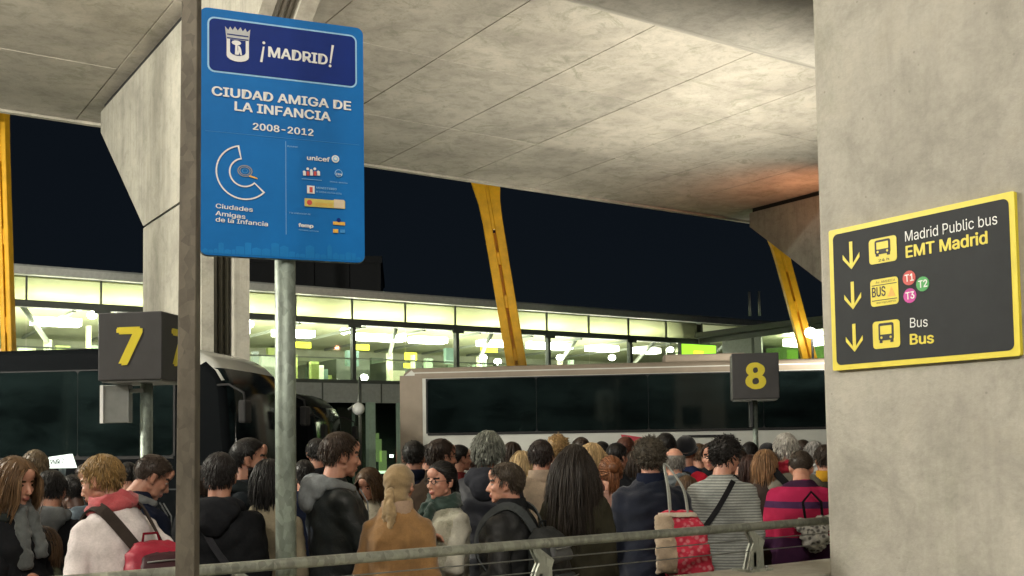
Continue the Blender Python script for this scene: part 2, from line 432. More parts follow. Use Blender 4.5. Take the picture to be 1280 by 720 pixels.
# ================================================================== brown post in front (left)
c = at(231, 500, 3.1)
mb = MB()
yb, wt, wb = 0.0, 0.028, 0.033
bp = empty('brown_post', (c.x, c.y, 0), R(YAW)); tag(bp, 'brown square steel post rising past the left edge of the blue sign', 'post')
pts = lambda h, w: [(-w, -w, h), (w, -w, h), (w, w, h), (-w, w, h)]
ptop = at(240, 0, 3.1); dx = (ptop - c).dot(RT)
v = [Vector(p) for p in pts(0, 0.031)] + [Vector(p) + Vector((0.012 * 2.6, 0, 0)) for p in pts(4.93, 0.019)]
mb.add(v, [(0, 3, 2, 1), (4, 5, 6, 7), (0, 1, 5, 4), (1, 2, 6, 5), (2, 3, 7, 6), (3, 0, 4, 7)])
mb.build('post', M_POST, bp, 0.004)
boxo('base_plate', -0.09, 0.09, -0.09, 0.09, 0.001, 0.015, M_POST, bp)

# ================================================================== blue sign on galvanised post
pc = at(357, 520, 4.34)
gp = empty('sign_post', (pc.x, pc.y, 0)); tag(gp, 'round galvanised post holding the blue city sign', 'sign post')
MB().tube([(0, 0, 0), (0.0, 0, 3.30)], 0.0425, 24).build('pole', M_GALV, gp)
MB().tube([(0.0, 0, 3.30), (0.0, 0, 3.315)], 0.046, 20).build('pole_cap', M_GALV, gp)
MB().tube([(0, 0, 0), (0, 0, 0.02)], 0.12, 20).build('base_plate', M_GALV, gp)
A0 = at(250, 318, 4.15); A1 = at(456, 331, 4.40)
ang = math.atan2(A1.y - A0.y, A1.x - A0.x); SW = (A1.xy - A0.xy).length
TL = at(250, 8, 4.15); SH = TL.z - A0.z
bs = empty('blue_sign', (A0.x, A0.y, A0.z), ang)
tag(bs, 'tall blue city sign about childhood on the galvanised post', 'sign')
nrm = (math.sin(ang), -math.cos(ang), 0)
def BL(px, py):
    p = onp(px, py, A0, nrm) - A0
    return (p.x * math.cos(ang) + p.y * math.sin(ang), p.z)
SWm = BL(455, 330)[0]
print('blue sign', SW, SH, SWm)
MB().prism(rrect(0, SW, 0, SH, 0.03), lambda a, b, d: (a, d, b), 0, 0.012).build('sign_plate', M_BLUE, bs, 0.002, 1)
MB().prism(rrect(-0.003, SW + .003, -.003, SH + .003, 0.032), lambda a, b, d: (a, d, b), 0.012, 0.022).build('sign_rim', M_GALV, bs)
def ring_poly(name, outer, inner, mat, parent, y, th=0.0008):
    n = len(outer); vs = [(a, y - th, b) for a, b in outer] + [(a, y - th, b) for a, b in inner]
    return MB().add(vs, [(i, (i + 1) % n, n + (i + 1) % n, n + i) for i in range(n)]).build(name, mat, parent)
# navy header
h0 = BL(257, 82); h1 = BL(442, 48)
x0h, x1h = 0.028, SW - 0.028; z1h, z0h = SH - 0.035, SH - 0.262
flat('header_border', rrect(x0h, x1h, z0h, z1h, 0.028), M_LBLUE, bs, -0.0005)
flat('header_panel', rrect(x0h + .007, x1h - .007, z0h + .007, z1h - .007, 0.022), M_NAVY, bs, -0.0018)
yt = -0.0040
def u(fx, fz): return (fx * SW, fz * SH)
# bounds by photo pixels
def bt(body, p0, p1, cap, mat=None, bold=0.02, y=None, **k):
    a = BL(*p0); b = BL(*p1)
    return text_fit(body, a, b, cap, mat or M_WHITE, bs, yt if y is None else y, bold=bold, **k)
bt('MADRID', (334, 71), (407, 81), 0.042, bold=0.035)
for body_, bot, top in (('¡', (326, 78), (328, 52)),):
    a = BL(*bot); b = BL(*top)
    MB().prism([(a[0] - .004, a[1]), (a[0] + .006, a[1]), (b[0] + .008, b[1] - .022), (b[0] + .001, b[1] - .022)], lambda p, q, d: (p, d, q), yt - .001, yt).build('lettering', M_WHITE, bs)
    flat('lettering', [(b[0] + .005 + .006 * math.cos(t * .6283), b[1] - .006 + .006 * math.sin(t * .6283)) for t in range(10)], M_WHITE, bs, yt)
a = BL(412, 84); b = BL(416, 57)
MB().prism([(a[0] - .001, a[1] + .016), (a[0] + .005, a[1] + .016), (b[0] + .004, b[1]), (b[0] - .006, b[1])], lambda p, q, d: (p, d, q), yt - .001, yt).build('lettering', M_WHITE, bs)
flat('lettering', [(a[0] + .001 + .006 * math.cos(t * .6283), a[1] + .004 + .006 * math.sin(t * .6283)) for t in range(10)], M_WHITE, bs, yt)
# city crest: crown, shield, tree and bear
cx, cz = BL(297, 56)
cr = empty('city_crest', (cx, 0, cz)); cr.parent = bs
M_CRS = plain('crest_grey', (0.45, 0.47, 0.48), 0.5)
crown = [(-.044, .012), (-.05, .068), (-.037, .055), (-.03, .07), (-.02, .056), (-.011, .072), (0, .057), (.011, .072), (.02, .056), (.03, .07), (.037, .055), (.05, .068), (.044, .012)]
flat('crown', crown[::-1], M_CRS, cr, yt)
for zz in (0.02, 0.035):
    flat('crown_band', [(-.042, zz), (.042, zz), (.042, zz + .004), (-.042, zz + .004)], M_NAVY, cr, yt - .0015)
sh = [(-.044, .018)] + [(-.044, -.05)] + [(-.044 + .044 * (1 - math.cos(R(t))), -.05 - .022 * math.sin(R(t))) for t in (20, 45, 70, 90)] + [(.044 * math.cos(R(t)), -.05 - .022 * math.sin(R(t))) for t in (70, 45, 20)] + [(.044, -.05), (.044, .018)]
flat('shield', sh[::-1], M_WHITE, cr, yt - .0016)
flat('shield_field', [(a * .70, b * .72 + .004) for a, b in sh][::-1], M_NAVY, cr, yt - .0032)
flat('tree_crown', [(-.006 + .019 * math.cos(t * .6283), .004 + .010 * math.sin(t * .6283)) for t in range(10)], M_WHITE, cr, yt - .0048)
flat('tree_trunk', [(-.010, .0), (-.002, .0), (-.001, -.045), (-.012, -.045)], M_WHITE, cr, yt - .0049)
flat('bear', [(-.001, -.006), (.008, -.010), (.013, -.022), (.016, -.045), (.009, -.045), (.006, -.033), (.003, -.045), (-.003, -.044), (.001, -.022)], M_WHITE, cr, yt - .0050)
bt('CIUDAD AMIGA DE', (264, 119), (437, 138), 0.036, bold=0.035)
bt('LA INFANCIA', (292, 138), (411, 151.5), 0.036, bold=0.035)
bt('2008-2012', (315, 162), (390, 170), 0.027, bold=0.03)
flat('divider', [(0.02, .497 * SH), (SW - .02, .497 * SH), (SW - .02, .4985 * SH), (0.02, .4985 * SH)][::-1], M_MBLUE, bs, -.0005)
xx = BL(357, 200)[0]
flat('divider', [(xx, .10 * SH), (xx + .0015, .10 * SH), (xx + .0015, .485 * SH), (xx, .485 * SH)], M_LBLUE, bs, -.0008)
# big C emblem (outline)
ccx, ccz = BL(305, 216)
def arc(r, a0, a1, n=26): return [(ccx + r * math.cos(R(a0 + (a1 - a0) * i / n)), ccz + r * math.sin(R(a0 + (a1 - a0) * i / n))) for i in range(n + 1)]
ro, ri, wd = 0.112, 0.054, 0.006
ou = arc(ro, 100, 318); inn = arc(ri, 318, 100)
shape = ou + inn
off_ou = arc(ro - wd, 104, 314); off_in = arc(ri + wd, 314, 104)
ring_poly('emblem_arc', shape, off_ou + off_in, M_WHITE, bs, yt)
ex, ez = BL(306, 214)
for rr, q in ((.030, .026), (.022, .019), (.012, .009)):
    ring_poly('emblem_scribble', [(ex + rr * math.cos(t * .4), ez + rr * .8 * math.sin(t * .4)) for t in range(16)],
              [(ex + q * math.cos(t * .4), ez + q * .8 * math.sin(t * .4)) for t in range(16)], M_MBLUE if rr < .02 else M_STEEL, bs, yt)
flat('emblem_scribble', [(ex + .015, ez - .022), (ex + .05, ez - .03), (ex + .048, ez - .024), (ex + .02, ez - .016)], M_ORG, bs, yt)
bt('Ciudades', (269, 260), (315, 265), 0.0175, bold=0.02)
bt('Amigas', (269, 269), (306, 274), 0.0175, bold=0.02)
bt('de la Infancia', (269, 277), (334, 283), 0.0175, bold=0.02)
bt('unicef', (383, 200), (411, 202.5), 0.018, bold=0.03)
def disc(px, py, r, mat, y=None, n=14, name='logo', sc=(1, 1)):
    a, b = BL(px, py)
    return flat(name, [(a + r * sc[0] * math.cos(t * 2 * math.pi / n), b + r * sc[1] * math.sin(t * 2 * math.pi / n)) for t in range(n)], mat, bs, yt if y is None else y)
disc(419, 199, .016, M_WHITE); disc(419, 199, .011, M_LBLUE, yt - .0016); disc(419, 199, .006, M_WHITE, yt - .003)
def lrect(px0, py0, px1, py1, mat, y=None, name='logo'):
    a = BL(px0, py0); b = BL(px1, py1)
    return flat(name, [(a[0], b[1]), (b[0], b[1]), (b[0], a[1]), (a[0], a[1])], mat, bs, yt if y is None else y)
bt('Promueven:', (359, 184), (372, 185), 0.007, M_LBLUE, 0.0)
for i in range(5):
    disc(380 + 4.4 * i, 213.5 + abs(i - 2) * 0.9 - (3 if i % 2 else 0), .006, M_WHITE, name='logo_figure', n=8)
    lrect(378.5 + 4.4 * i, 214.5, 382 + 4.4 * i, 220, M_RED if i % 2 else M_WHITE, yt - .0016, 'logo_figure')
lrect(377, 223.5, 402, 226, M_LBLUE, name='fine_print')
disc(423, 217, .0165, M_LBLUE); disc(423, 217, .0135, M_BLUE, yt - .0016); bt('IIN', (419.5, 219), (426.5, 220), 0.008, y=yt - .003)
bt('infancia  derechos', (412, 228), (434, 230), 0.006, M_LBLUE, 0.0)
lrect(383.5, 232, 393, 242.5, M_WHITE); lrect(386.5, 234, 390.5, 241, M_RED, yt - .0016)
bt('MINISTERIO', (395, 236), (420, 238), 0.008, M_LBLUE, 0.01); bt('DE SANIDAD, POLITICA SOCIAL', (395, 240.5), (427, 243.5), 0.006, M_LBLUE, 0.0)
lrect(380.5, 248, 431, 261.5, plain('logo_gold', (0.62, 0.52, 0.12), 0.5)); lrect(417, 249.5, 430, 261, plain('logo_sand', (0.66, 0.55, 0.40), 0.5), yt - .0016)
disc(386.5, 253.5, .011, M_RED, yt - .0018); bt('GOBIERNO DE', (393, 257), (415, 258.6), 0.011, M_ORG, 0.01, y=yt - .002)
bt('Y la colaboracion de:', (361, 267), (388, 269), 0.007, M_LBLUE, 0.0)
bt('femp', (373, 283.5), (391, 285), 0.014, bold=0.06); bt('municipios y provincias', (373, 288), (398, 290), 0.005, M_LBLUE, 0.0)
lrect(416, 277, 431, 282, M_ORG); disc(423, 275.5, .009, M_NAVY, yt - .0016); lrect(416, 286.5, 422.5, 291.5, M_ORG); lrect(425, 287, 431, 291.5, M_MBLUE)
# faint skyline along the bottom edge
sk = MB(); xk = 0.01
while xk < SW - 0.03:
    ww = rng.uniform(.012, .04); hh = rng.uniform(.015, .06)
    sk.prism([(xk, .008), (min(xk + ww, SW - .012), .008), (min(xk + ww, SW - .012), hh), (xk + ww * .5, hh + rng.uniform(0, .012)), (xk, hh)], lambda a, b, d: (a, d, b), -.0016, -.0006); xk += ww + .003
sk.build('skyline_print', M_SKYL, bs)
for zz in (SH * .2, SH * .8):
    boxo('clamp', SW * .36, SW * .64, 0.022, 0.04, zz, zz + .03, M_GALV, bs)

# ================================================================== black and yellow sign on the pillar
n5 = (-1, 0, 0)
E0 = onp(1045, 468, (PX, 0, 0), n5); E1 = onp(1278, 440, (PX, 0, 0), n5); E2 = onp(1040, 291, (PX, 0, 0), n5); E3 = onp(1273, 237, (PX, 0, 0), n5)
EW = (E0.y + E2.y) / 2 - (E1.y + E3.y) / 2; EZ0 = (E0.z + E1.z) / 2; EH = (E2.z + E3.z) / 2 - EZ0
EY = (E0.y + E2.y) / 2
print('emt', EW, EZ0, EH, EY, [tuple(round(q, 2) for q in e) for e in (E0, E1, E2, E3)])
QS = .88
es = empty('direction_sign', (PX - 0.006, EY, EZ0), R(-90)); es.scale = (QS, QS, QS); EW /= QS; EH /= QS
tag(es, 'black sign with yellow border and arrows to the buses on the pillar', 'sign')
XS = 1.0
def EL(px, py):
    p = onp(px, py, (PX, 0, 0), n5)
    # straighten the slight residual slope of the plate
    return ((EY - p.y) / QS, (p.z - EZ0) / QS)
MB().prism(rrect(0, EW, 0, EH, 0.012), lambda a, b, d: (a, d, b), -0.022, 0.003).build('sign_plate', M_YEL, es, 0.002, 1)
flat('sign_panel', rrect(.030, EW - .030, .030, EH - .030, 0.032), M_SIGNGREY, es, -.0225)
ye = -.0255
def et(body, p0, p1, cap, mat, bold=0.0): return text_fit(body, EL(*p0), EL(*p1), cap, mat, es, ye, bold=bold)
et('Madrid Public bus', (1135, 303), (1250, 281), 0.056, M_WHITE, 0.0)
et('EMT Madrid', (1136, 323), (1237, 305), 0.062, M_YEL, 0.035)
et('Bus', (1141, 410), (1163, 408.5), 0.052, M_WHITE, 0.0)
et('Bus', (1141, 431), (1170, 429), 0.055, M_YEL, 0.035)
def arrow(px, py0, py1, hw):
    a = EL(px, py1); b = EL(px, py0); w_ = 0.011; h = a[1]; x = a[0]
    hh = 0.062
    poly = [(x, h), (x + hw, h + hh), (x + hw, h + hh + .028), (x + w_, h + .032), (x + w_, b[1]), (x - w_, b[1]), (x - w_, h + .032), (x - hw, h + hh + .028), (x - hw, h + hh)]
    flat('arrow', poly, M_YEL, es, ye)
arrow(1069, 302.5, 337, .058); arrow(1071, 352.5, 387, .058); arrow(1073, 405, 440, .058)
def ebus(px0, py0, px1, py1, cap=None):
    a = EL(px0, py1); b = EL(px1, py0); x0, z0, x1, z1 = a[0], a[1], b[0], b[1]
    w_, h = x1 - x0, z1 - z0
    P = lambda fx, fz: (x0 + fx * w_, z0 + fz * h)
    e = flat('pictogram', rrect(x0, x1, z0, z1, .02), M_YEL, es, ye)
    b0 = .28 if cap else .2
    s = (0.92 - b0)
    Q = lambda fx, fz: P(fx, b0 + fz * s)
    flat('bus_symbol', rrect(*[Q(.22, 0)[0], Q(.78, 0)[0], Q(0, .12)[1], Q(0, 1)[1]], .012), M_BLACK, e, ye - .0016)
    flat('bus_symbol', rrect(*[Q(.29, 0)[0], Q(.71, 0)[0], Q(0, .42)[1], Q(0, .86)[1]], .004), M_YEL, e, ye - .0032)
    for fx in (.25, .65):
        flat('bus_symbol', [Q(fx, 0), Q(fx + .11, 0), Q(fx + .11, .15), Q(fx, .15)], M_BLACK, e, ye - .0017)
    for fx in (.33, .67):
        c_ = Q(fx, .27); flat('bus_symbol', [(c_[0] + .007 * math.cos(t * .785), c_[1] + .007 * math.sin(t * .785)) for t in range(8)], M_YEL, e, ye - .0033)
    if cap: text_fit(cap, P(.33, .07), P(.70, .07), .014, M_BLACK, e, ye - .0016, bold=.02)
    return e
ebus(1091.5, 294, 1125, 332, '24 h'); ebus(1096.5, 399, 1129, 437)
a = EL(1093.5, 384.5); b = EL(1127, 345.5)
e = flat('pictogram', rrect(a[0], b[0], a[1], b[1], .02), M_YEL, es, ye)
w_, h = b[0] - a[0], b[1] - a[1]
text_fit('BUS', (a[0] + .04 * w_, a[1] + .36 * h), (a[0] + .52 * w_, a[1] + .36 * h), .052, M_BLACK, e, ye - .0016, bold=.03)
flat('ticket_line', [(a[0] + .05 * w_, a[1] + .76 * h), (b[0] - .05 * w_, a[1] + .76 * h), (b[0] - .05 * w_, a[1] + .785 * h), (a[0] + .05 * w_, a[1] + .785 * h)], M_BLACK, e, ye - .0016)
flat('ticket_line', [(a[0] + .05 * w_, a[1] + .2 * h), (b[0] - .05 * w_, a[1] + .2 * h), (b[0] - .05 * w_, a[1] + .225 * h), (a[0] + .05 * w_, a[1] + .225 * h)], M_BLACK, e, ye - .0016)
text_fit('Av. AMERICA', (a[0] + .2 * w_, a[1] + .84 * h), (a[0] + .9 * w_, a[1] + .84 * h), .013, M_BLACK, e, ye - .0016)
text_fit('aeropuerto', (a[0] + .2 * w_, a[1] + .09 * h), (a[0] + .9 * w_, a[1] + .09 * h), .012, M_BLACK, e, ye - .0016)
flat('ticket_mark', [(a[0] + .62 * w_, a[1] + .3 * h), (a[0] + .9 * w_, a[1] + .3 * h), (a[0] + .76 * w_, a[1] + .66 * h)], M_ORG, e, ye - .0016)
for body, px, py, mt in (('T1', 1141, 348, M_RED), ('T2', 1158, 355.5, M_GREEN), ('T3', 1142, 370, M_MAG)):
    c_ = EL(px, py); r_ = .040
    e = flat('line_badge', [(c_[0] + r_ * math.cos(t * .3927), c_[1] + r_ * math.sin(t * .3927)) for t in range(16)], mt, es, ye)
    text_fit(body, (c_[0] - .026, c_[1] - .019), (c_[0] + .026, c_[1] - .017), .038, M_WHITE, e, ye - .0016, bold=.03)

# ================================================================== bay number boxes on poles
BUSROT = R(-43.1)
def bay_sign(px, py_top, Y, digit, label, glyph_h, side=None, pole_r=.032):
    t0 = at(px, py_top, Y); s = .49
    z1 = t0.z; z0 = z1 - s
    t = empty('bay_sign', (t0.x, t0.y, 0), BUSROT); tag(t, label, 'bay sign', 'bay number boxes on poles')
    # local: near-left corner of front face at origin when side is None, near-right corner otherwise
    x0, x1 = ((-s, 0) if side else (0, s))
    MB().box(x0, x1, 0, s, z0, z1).build('sign_box', M_BOX, t, .008)
    boxo('sign_tray', x0 + .02, x1 - .02, .02, s - .02, z0 - .012, z0 - .001, M_STEEL, t)
    cx = (x0 + x1) / 2
    def numeral(par):
        tx = text(digit, glyph_h / CAPH, 0, 0, M_YEL, t, -.003, bold=.055, align='CENTER', name='numeral')
        return tx
    n1 = numeral(t); n1.location = (cx, 0, (z0 + z1) / 2 - glyph_h / 2)
    n2 = numeral(t); n2.rotation_euler = (0, 0, R(90)); n2.location = (x1, s / 2, (z0 + z1) / 2 - glyph_h / 2)
    MB().tube([(cx, s / 2, 0), (cx, s / 2, z0 - .005)], pole_r, 14).build('pole', M_GALV, t)
    return t, cx, z0, z1
t7, c7, z70, z71 = bay_sign(202, 388.5, 7.5, '7', 'charcoal box with a yellow 7 on its pole by the left bus', .25, side='r', pole_r=.045)
tc = boxo('timetable_case', c7 - .30, c7 - .10, .17, .23, z70 - .30, z70 - .02, M_STEEL, t7, .006)
boxo('timetable_edge', c7 - .325, c7 - .30, .165, .235, z70 - .30, z70 - .02, M_WHITE, t7)
boxo('timetable_arm', c7 - .1, c7, .19, .21, z70 - .08, z70 - .05, M_STEEL, t7)
t8, c8, z80, z81 = bay_sign(914.5, 442, 11.3, '8', 'charcoal box with a yellow 8 on a thin pole by the white coach', .255, pole_r=.028)
boxo('timetable_plate', c8 - .065, c8 - .03, .1, .3, z80 - .30, z80 - .03, M_DARKMETAL, t8, .004)

# ================================================================== coaches
def coach(label, corner, rz, L, H, W, body, roofm, glass, z_sill, z_head, npane, front_at, upper=None, nose=0.55, dome=None):
    """local x along the coach, near side at y=0, far side y=W; front_at '+' or '-'"""
    t = empty('coach', (corner.x, corner.y, -0.14), rz); tag(t, label, 'coach', 'coaches waiting in the bays')
    # side silhouette (x,z), x=L is the front
    r = nose
    sil = [(0.0, 0.35), (L - 0.05, 0.35), (L, 0.6), (L - 0.02, 1.6)]
    for i in range(7):
        a = R(90 * i / 6); sil.append((L - 0.10 - r * 1.5 * (1 - math.cos(a)), H - r * 1.15 + r * 1.15 * math.sin(a)))
    sil += [(0.18, H), (0.05, H - 0.1), (0.0, H - 0.3)]
    mid = [p for p in sil]
    mb = MB()
    fl = (lambda x: x) if front_at == '+' else (lambda x: L - x)
    def P(x, y, z): return (fl(x), y, z)
    ys = [(0.0, 0.0), (0.0, 0.0)]
    # body: rounded edges by stations across the width
    st = [(0.0, 0.10), (0.03, 0.05), (0.10, 0.015), (0.2, 0.0), (W - 0.2, 0.0), (W - 0.10, .015), (W - 0.03, .05), (W, .10)]
    n = len(sil); vs = []
    cx, cz = L / 2, H / 2
    for yv, ins in st:
        for x, z in sil:
            xx = x - ins * (1 if x > cx else -1) * (1.6 if x > cx else 1); zz = z - (ins if z > H - 0.75 else 0) * min(1, max(0, (z - H + .75) / .5))
            vs.append(P(xx, yv, zz))
    fs = []
    for k in range(len(st) - 1):
        for i in range(n):
            q = (k * n + i, k * n + (i + 1) % n, (k + 1) * n + (i + 1) % n, (k + 1) * n + i)
            fs.append(q)
    m_i = []
    fs2 = [tuple(range(n)), tuple(range((len(st) - 1) * n, len(st) * n))]
    mb.add(vs, fs, 0, True); mb.add(vs, fs2, 0, False)
    b = mb.build('body', [body, roofm, dome or roofm], t)
    for p in b.data.polygons:
        if (abs(p.normal.z) > 0.45 and p.center.z > 1.5) or (p.center.z > H - 0.42 and abs(p.normal.y) < .9): p.material_index = 1
        xc = p.center.x if front_at == '+' else L - p.center.x
        if xc > L - 1.5 and abs(p.normal.z) > .25 and p.center.z > H - .50: p.material_index = 2
    # continuous side glazing: panes with thin gaps
    gx0, gx1 = 0.55, L - 0.95
    pw = (gx1 - gx0) / npane
    for s_, yy in (('near', -0.012), ('far', W + 0.012)):
        for k in range(npane):
            a0, a1 = gx0 + k * pw + .004, gx0 + (k + 1) * pw - .004
            poly = rrect(a0, a1, z_sill, z_head, .05, 3)
            MB().prism(poly, lambda a, b_, d: P(a, d, b_), yy - .008, yy + .008).build('window', glass, t)
        MB().box(*sorted((fl(gx0 - .03), fl(gx1 + .03))), yy - .004, yy + .004, z_sill - .01, z_head + .02).build('window_surround', M_BLACKRUB, t)
        # sill trim
        MB().box(*sorted((fl(gx0), fl(gx1))), min(yy, yy) - .004, yy + .012, z_sill - .05, z_sill - .012).build('window_trim', M_BLACKRUB, t)
        MB().box(*sorted((fl(0.5), fl(L - .6))), yy - .004, yy + .012, 1.18, 1.2).build('rub_strip', M_DARKMETAL, t)
        nb = 5
        for k in range(nb):
            a0 = 2.6 + k * (L - 5.6) / nb
            MB().prism(rrect(a0 + .02, a0 + (L - 5.6) / nb - .02, .52, 1.1, .03, 2), lambda a, b_, d: P(a, d, b_), yy - .001, yy + .008).build('luggage_flap', body, t)
    # windscreen following the nose
    ws = [p for p in sil if p[0] > L - 1.05 and p[1] > 1.35][0:9]
    ws = [(L - .01, 1.25)] + [q_ for q_ in ws if q_[1] < H - .30]
    vs, fs = [], []
    ysn = [(0.02, .13), (.09, .03), (.25, -.0), (W / 2, -.03), (W - .25, 0), (W - .09, .03), (W - .02, .13)]
    for x, z in ws:
        for yv, ins in ysn: vs.append(P(x + .016 - ins * 1.2, yv, z))
    m_ = len(ysn)
    for i in range(len(ws) - 1):
        for j in range(m_ - 1): fs.append((i * m_ + j, i * m_ + j + 1, (i + 1) * m_ + j + 1, (i + 1) * m_ + j))
    MB().add(vs, fs, 0, True).build('windscreen', M_TINT2, t)
    for yv in (0.3, W - .3):
        hl = MB().box(*sorted((fl(L - .03), fl(L + .03))), yv - .17, yv + .17, .62, .84).build('headlight', plain('lamp_lens', (.5, .52, .52), .15), t, .02)
    # wheels
    for xw in (1.9 if True else 0, L - 2.6):
        for yv in (.16, W - .16):
            wl = MB().tube([P(xw, yv - .15, .5), P(xw, yv + .15, .5)], .5, 22).build('wheel', M_BLACKRUB, t)
            MB().tube([P(xw, yv - .155, .5), P(xw, yv + .155, .5)], .27, 16).build('rim', M_STEEL, wl)
    # mirrors reaching out in front
    for yv, sg in ((0.05, -1), (W - .05, 1)):
        ar = MB().tube([P(L - .35, yv, H - .62), P(L - .05, yv + sg * .12, H - .62), P(L + .20, yv + sg * .18, H - .75), P(L + .22, yv + sg * .18, H - .9)], .018, 8).build('mirror_arm', M_BLACKRUB, t)
        MB().box(*sorted((fl(L + .16), fl(L + .28))), yv + sg * .18 - .13, yv + sg * .18 + .13, H - 1.2, H - .86).build('mirror', M_BLACKRUB, ar, .03)
    MB().box(*sorted((fl(L * .42), fl(L * .42 + 1.6))), .35, W - .35, H - .02, H + .16).build('air_conditioner', roofm, t, .06)
    MB().tube([P(L - 1.6, W / 2, H - .01), P(L - 1.6, W / 2, H + .13)], .03, 8).build('aerial', M_BLACKRUB, t)
    return t
# white coach at bay 8: rear-left corner near px 500
c8p = at(500, 500, 20.7); d8 = -41.3
H8 = 3.32
co8 = coach('long white coach with black windows waiting behind the number 8 box', c8p, R(d8), 12.2, H8, 2.5, M_BUSWHITE, M_BUSBEIGE, M_TINT, 2.03, 3.07, 5, '+')
# beige corner panel, black number frame, red flashes on the near side
boxo('corner_panel', .0, .45, -.006, .05, .6, 3.16, M_BUSBEIGE, co8)
boxo('cove_panel', .30, 11.1, -.006, .03, 3.10, 3.20, M_BUSBEIGE, co8)
def side8(px, py):
    n = Vector((math.sin(R(d8)), -math.cos(R(d8)), 0)); p = onp(px, py, c8p, n) - Vector((c8p.x, c8p.y, 0))
    return (p.x * math.cos(R(d8)) + p.y * math.sin(R(d8)), p.z + .14)
def s8poly(name, pts, mat, y=-.01, th=.004):
    return MB().prism([side8(*p) for p in pts], lambda a, b, d: (a, d, b), y - th, y).build(name, mat, co8)
M_CRIM = plain('crimson_decal', (0.36, 0.012, 0.035), 0.35)
s8poly('red_flash', [(776, 543), (806, 547), (800, 585), (786, 580)], M_CRIM)
s8poly('red_flash', [(862, 553), (884, 556), (884, 578), (862, 578)], M_CRIM)
s8poly('white_flash', [(864, 562), (884, 565), (884, 569), (864, 567)], M_BUSWHITE, -.016)
a = side8(853, 552); b = side8(917, 543)
for n_, r_ in (('number_frame', (a[0], b[0], b[1] - .045, b[1])), ('number_frame', (a[0], a[0] + .05, a[1] - .12, b[1] - .046)), ('number_frame', (b[0] - .05, b[0], a[1] - .12, b[1] - .046))):
    boxo(n_, r_[0], r_[1], -.03, -.008, r_[2], r_[3], M_BLACKRUB, co8)
# dark coach at bay 7
c7p = cw(-4.15, 15.75); c7b = c7p - Vector((math.cos(R(d8)), math.sin(R(d8)), 0)) * 12.2
co7 = coach('black coach with white roof front behind the number 7 box', c7b, R(d8), 12.2, 3.36, 2.5, M_BUSBLACK, M_BUSBLACK, M_TINT, 1.7, 3.0, 7, '+', nose=.62, dome=M_BUSWHITE)
# another dark coach further off
cx_ = at(396, 520, 26); cb = cx_ - Vector((math.cos(R(d8)), math.sin(R(d8)), 0)) * 12.0
coach('dark coach parked further back, its nose showing right of the galvanised post', cb, R(d8), 12.0, 3.2, 2.5, M_BUSBLACK, M_BUSBLACK, M_TINT, 1.7, 3.0, 6, '+', nose=.7)
# small lit vehicle-roof sign behind the crowd
p = at(78, 585, 9.5)
pv = empty('lit_roof_sign', (p.x, p.y, 0), R(YAW + 12)); tag(pv, 'small lit white roof sign between the heads at left', 'roof sign')
zb = p.z
mb = MB(); mb.prism([(-.125, 0), (.115, 0), (.075, .125), (-.105, .10)], lambda a, b, d: (a, d, b + zb), -.05, .05)
mb.build('sign_box', emit('roof_sign_glow', (0.85, 1.0, 0.9), 0.75), pv, .006)
text_fit('PMR 7', (-.09, zb + .03), (.02, zb + .04), .045, M_BLACK, pv, -.052, bold=.03)
MB().tube([(0, 0, 0), (0, 0, zb)], .03, 8).build('pole', M_DARKMETAL, pv)
# ================================================================== terminal building
T0 = 40.0
ZS, ZH, ZR = 4.37, 6.82, 7.86          # floor slab, header, roof edge
M_TCEIL = plain('terminal_soffit', (0.56, 0.57, 0.40), 0.6, var=0.12, scale=0.8)
M_TWALL = plain('terminal_back_wall', (0.58, 0.59, 0.48), 0.6, var=0.2, scale=0.6)
M_TFLOOR = plain('terminal_floor', (0.35, 0.37, 0.33), 0.3)
M_TFRAME = plain('terminal_frame', (0.07, 0.08, 0.07), 0.45, 0.3)
M_TGREY = plain('terminal_cladding', (0.28, 0.30, 0.28), 0.45, 0.2)
E_STRIP = emit('ceiling_light_glow', (1.0, 1.0, 0.84), 9.0)
E_STRIP2 = emit('ceiling_light_dim', (1.0, 1.0, 0.78), 1.6)
E_GREEN = emit('green_screen_glow', (0.36, 0.95, 0.03), .62)
E_YEL = emit('yellow_sign_glow', (0.85, 0.85, 0.04), 0.5)
E_SPOT = emit('spot_glow', (1.0, 1.0, 0.92), 14.0)
E_WALL = emit('shop_window_glow', (0.88, 1.0, 0.66), 0.55)
tb = empty('terminal_building', (15, T0, 0)); tag(tb, 'long glazed terminal lit inside behind the coaches', 'building')
def tbx(name, x0, x1, y0, y1, z0, z1, m, par=None, bev=0):
    # world coordinates in, children of the building
    o = boxo(name, x0 - 15, x1 - 15, y0 - T0, y1 - T0, z0, z1, m, tb, bev)
    return o
XL, XR = -22.0, 38.6
tbx('floor_slab', XL, XR + 20, T0 + .02, T0 + 22, ZS - .32, ZS, M_TFLOOR)
tbx('floor_edge', XL, XR, T0 - .12, T0 + .018, ZS - .36, ZS + .04, M_TFRAME)
tbx('roof', XL, XR + 20, T0 - .30, T0 + 22, ZR, ZR + .30, M_TGREY)
tbx('roof_edge', XL, XR + 20, T0 - .42, T0 - .302, ZR - .06, ZR + .22, plain('roof_edge_metal', (.5, .52, .48), .35, .4))
# inner soffit falling away from the facade, seen through the clerestory
mb = MB(); pr = [(.35, ZR - .06), (9.5, ZH - .05), (22, ZH - .05), (22, ZH + .05), (9.5, ZH + .05), (.35, ZR - .01)]
mb.prism(pr, lambda a, b, d: (d, a, b), XL - 15, XR + 19 - 15).build('soffit', M_TCEIL, tb)
tbx('back_wall', XL, XR + 20, T0 + 12.0, T0 + 12.3, ZS, ZH, M_TWALL)
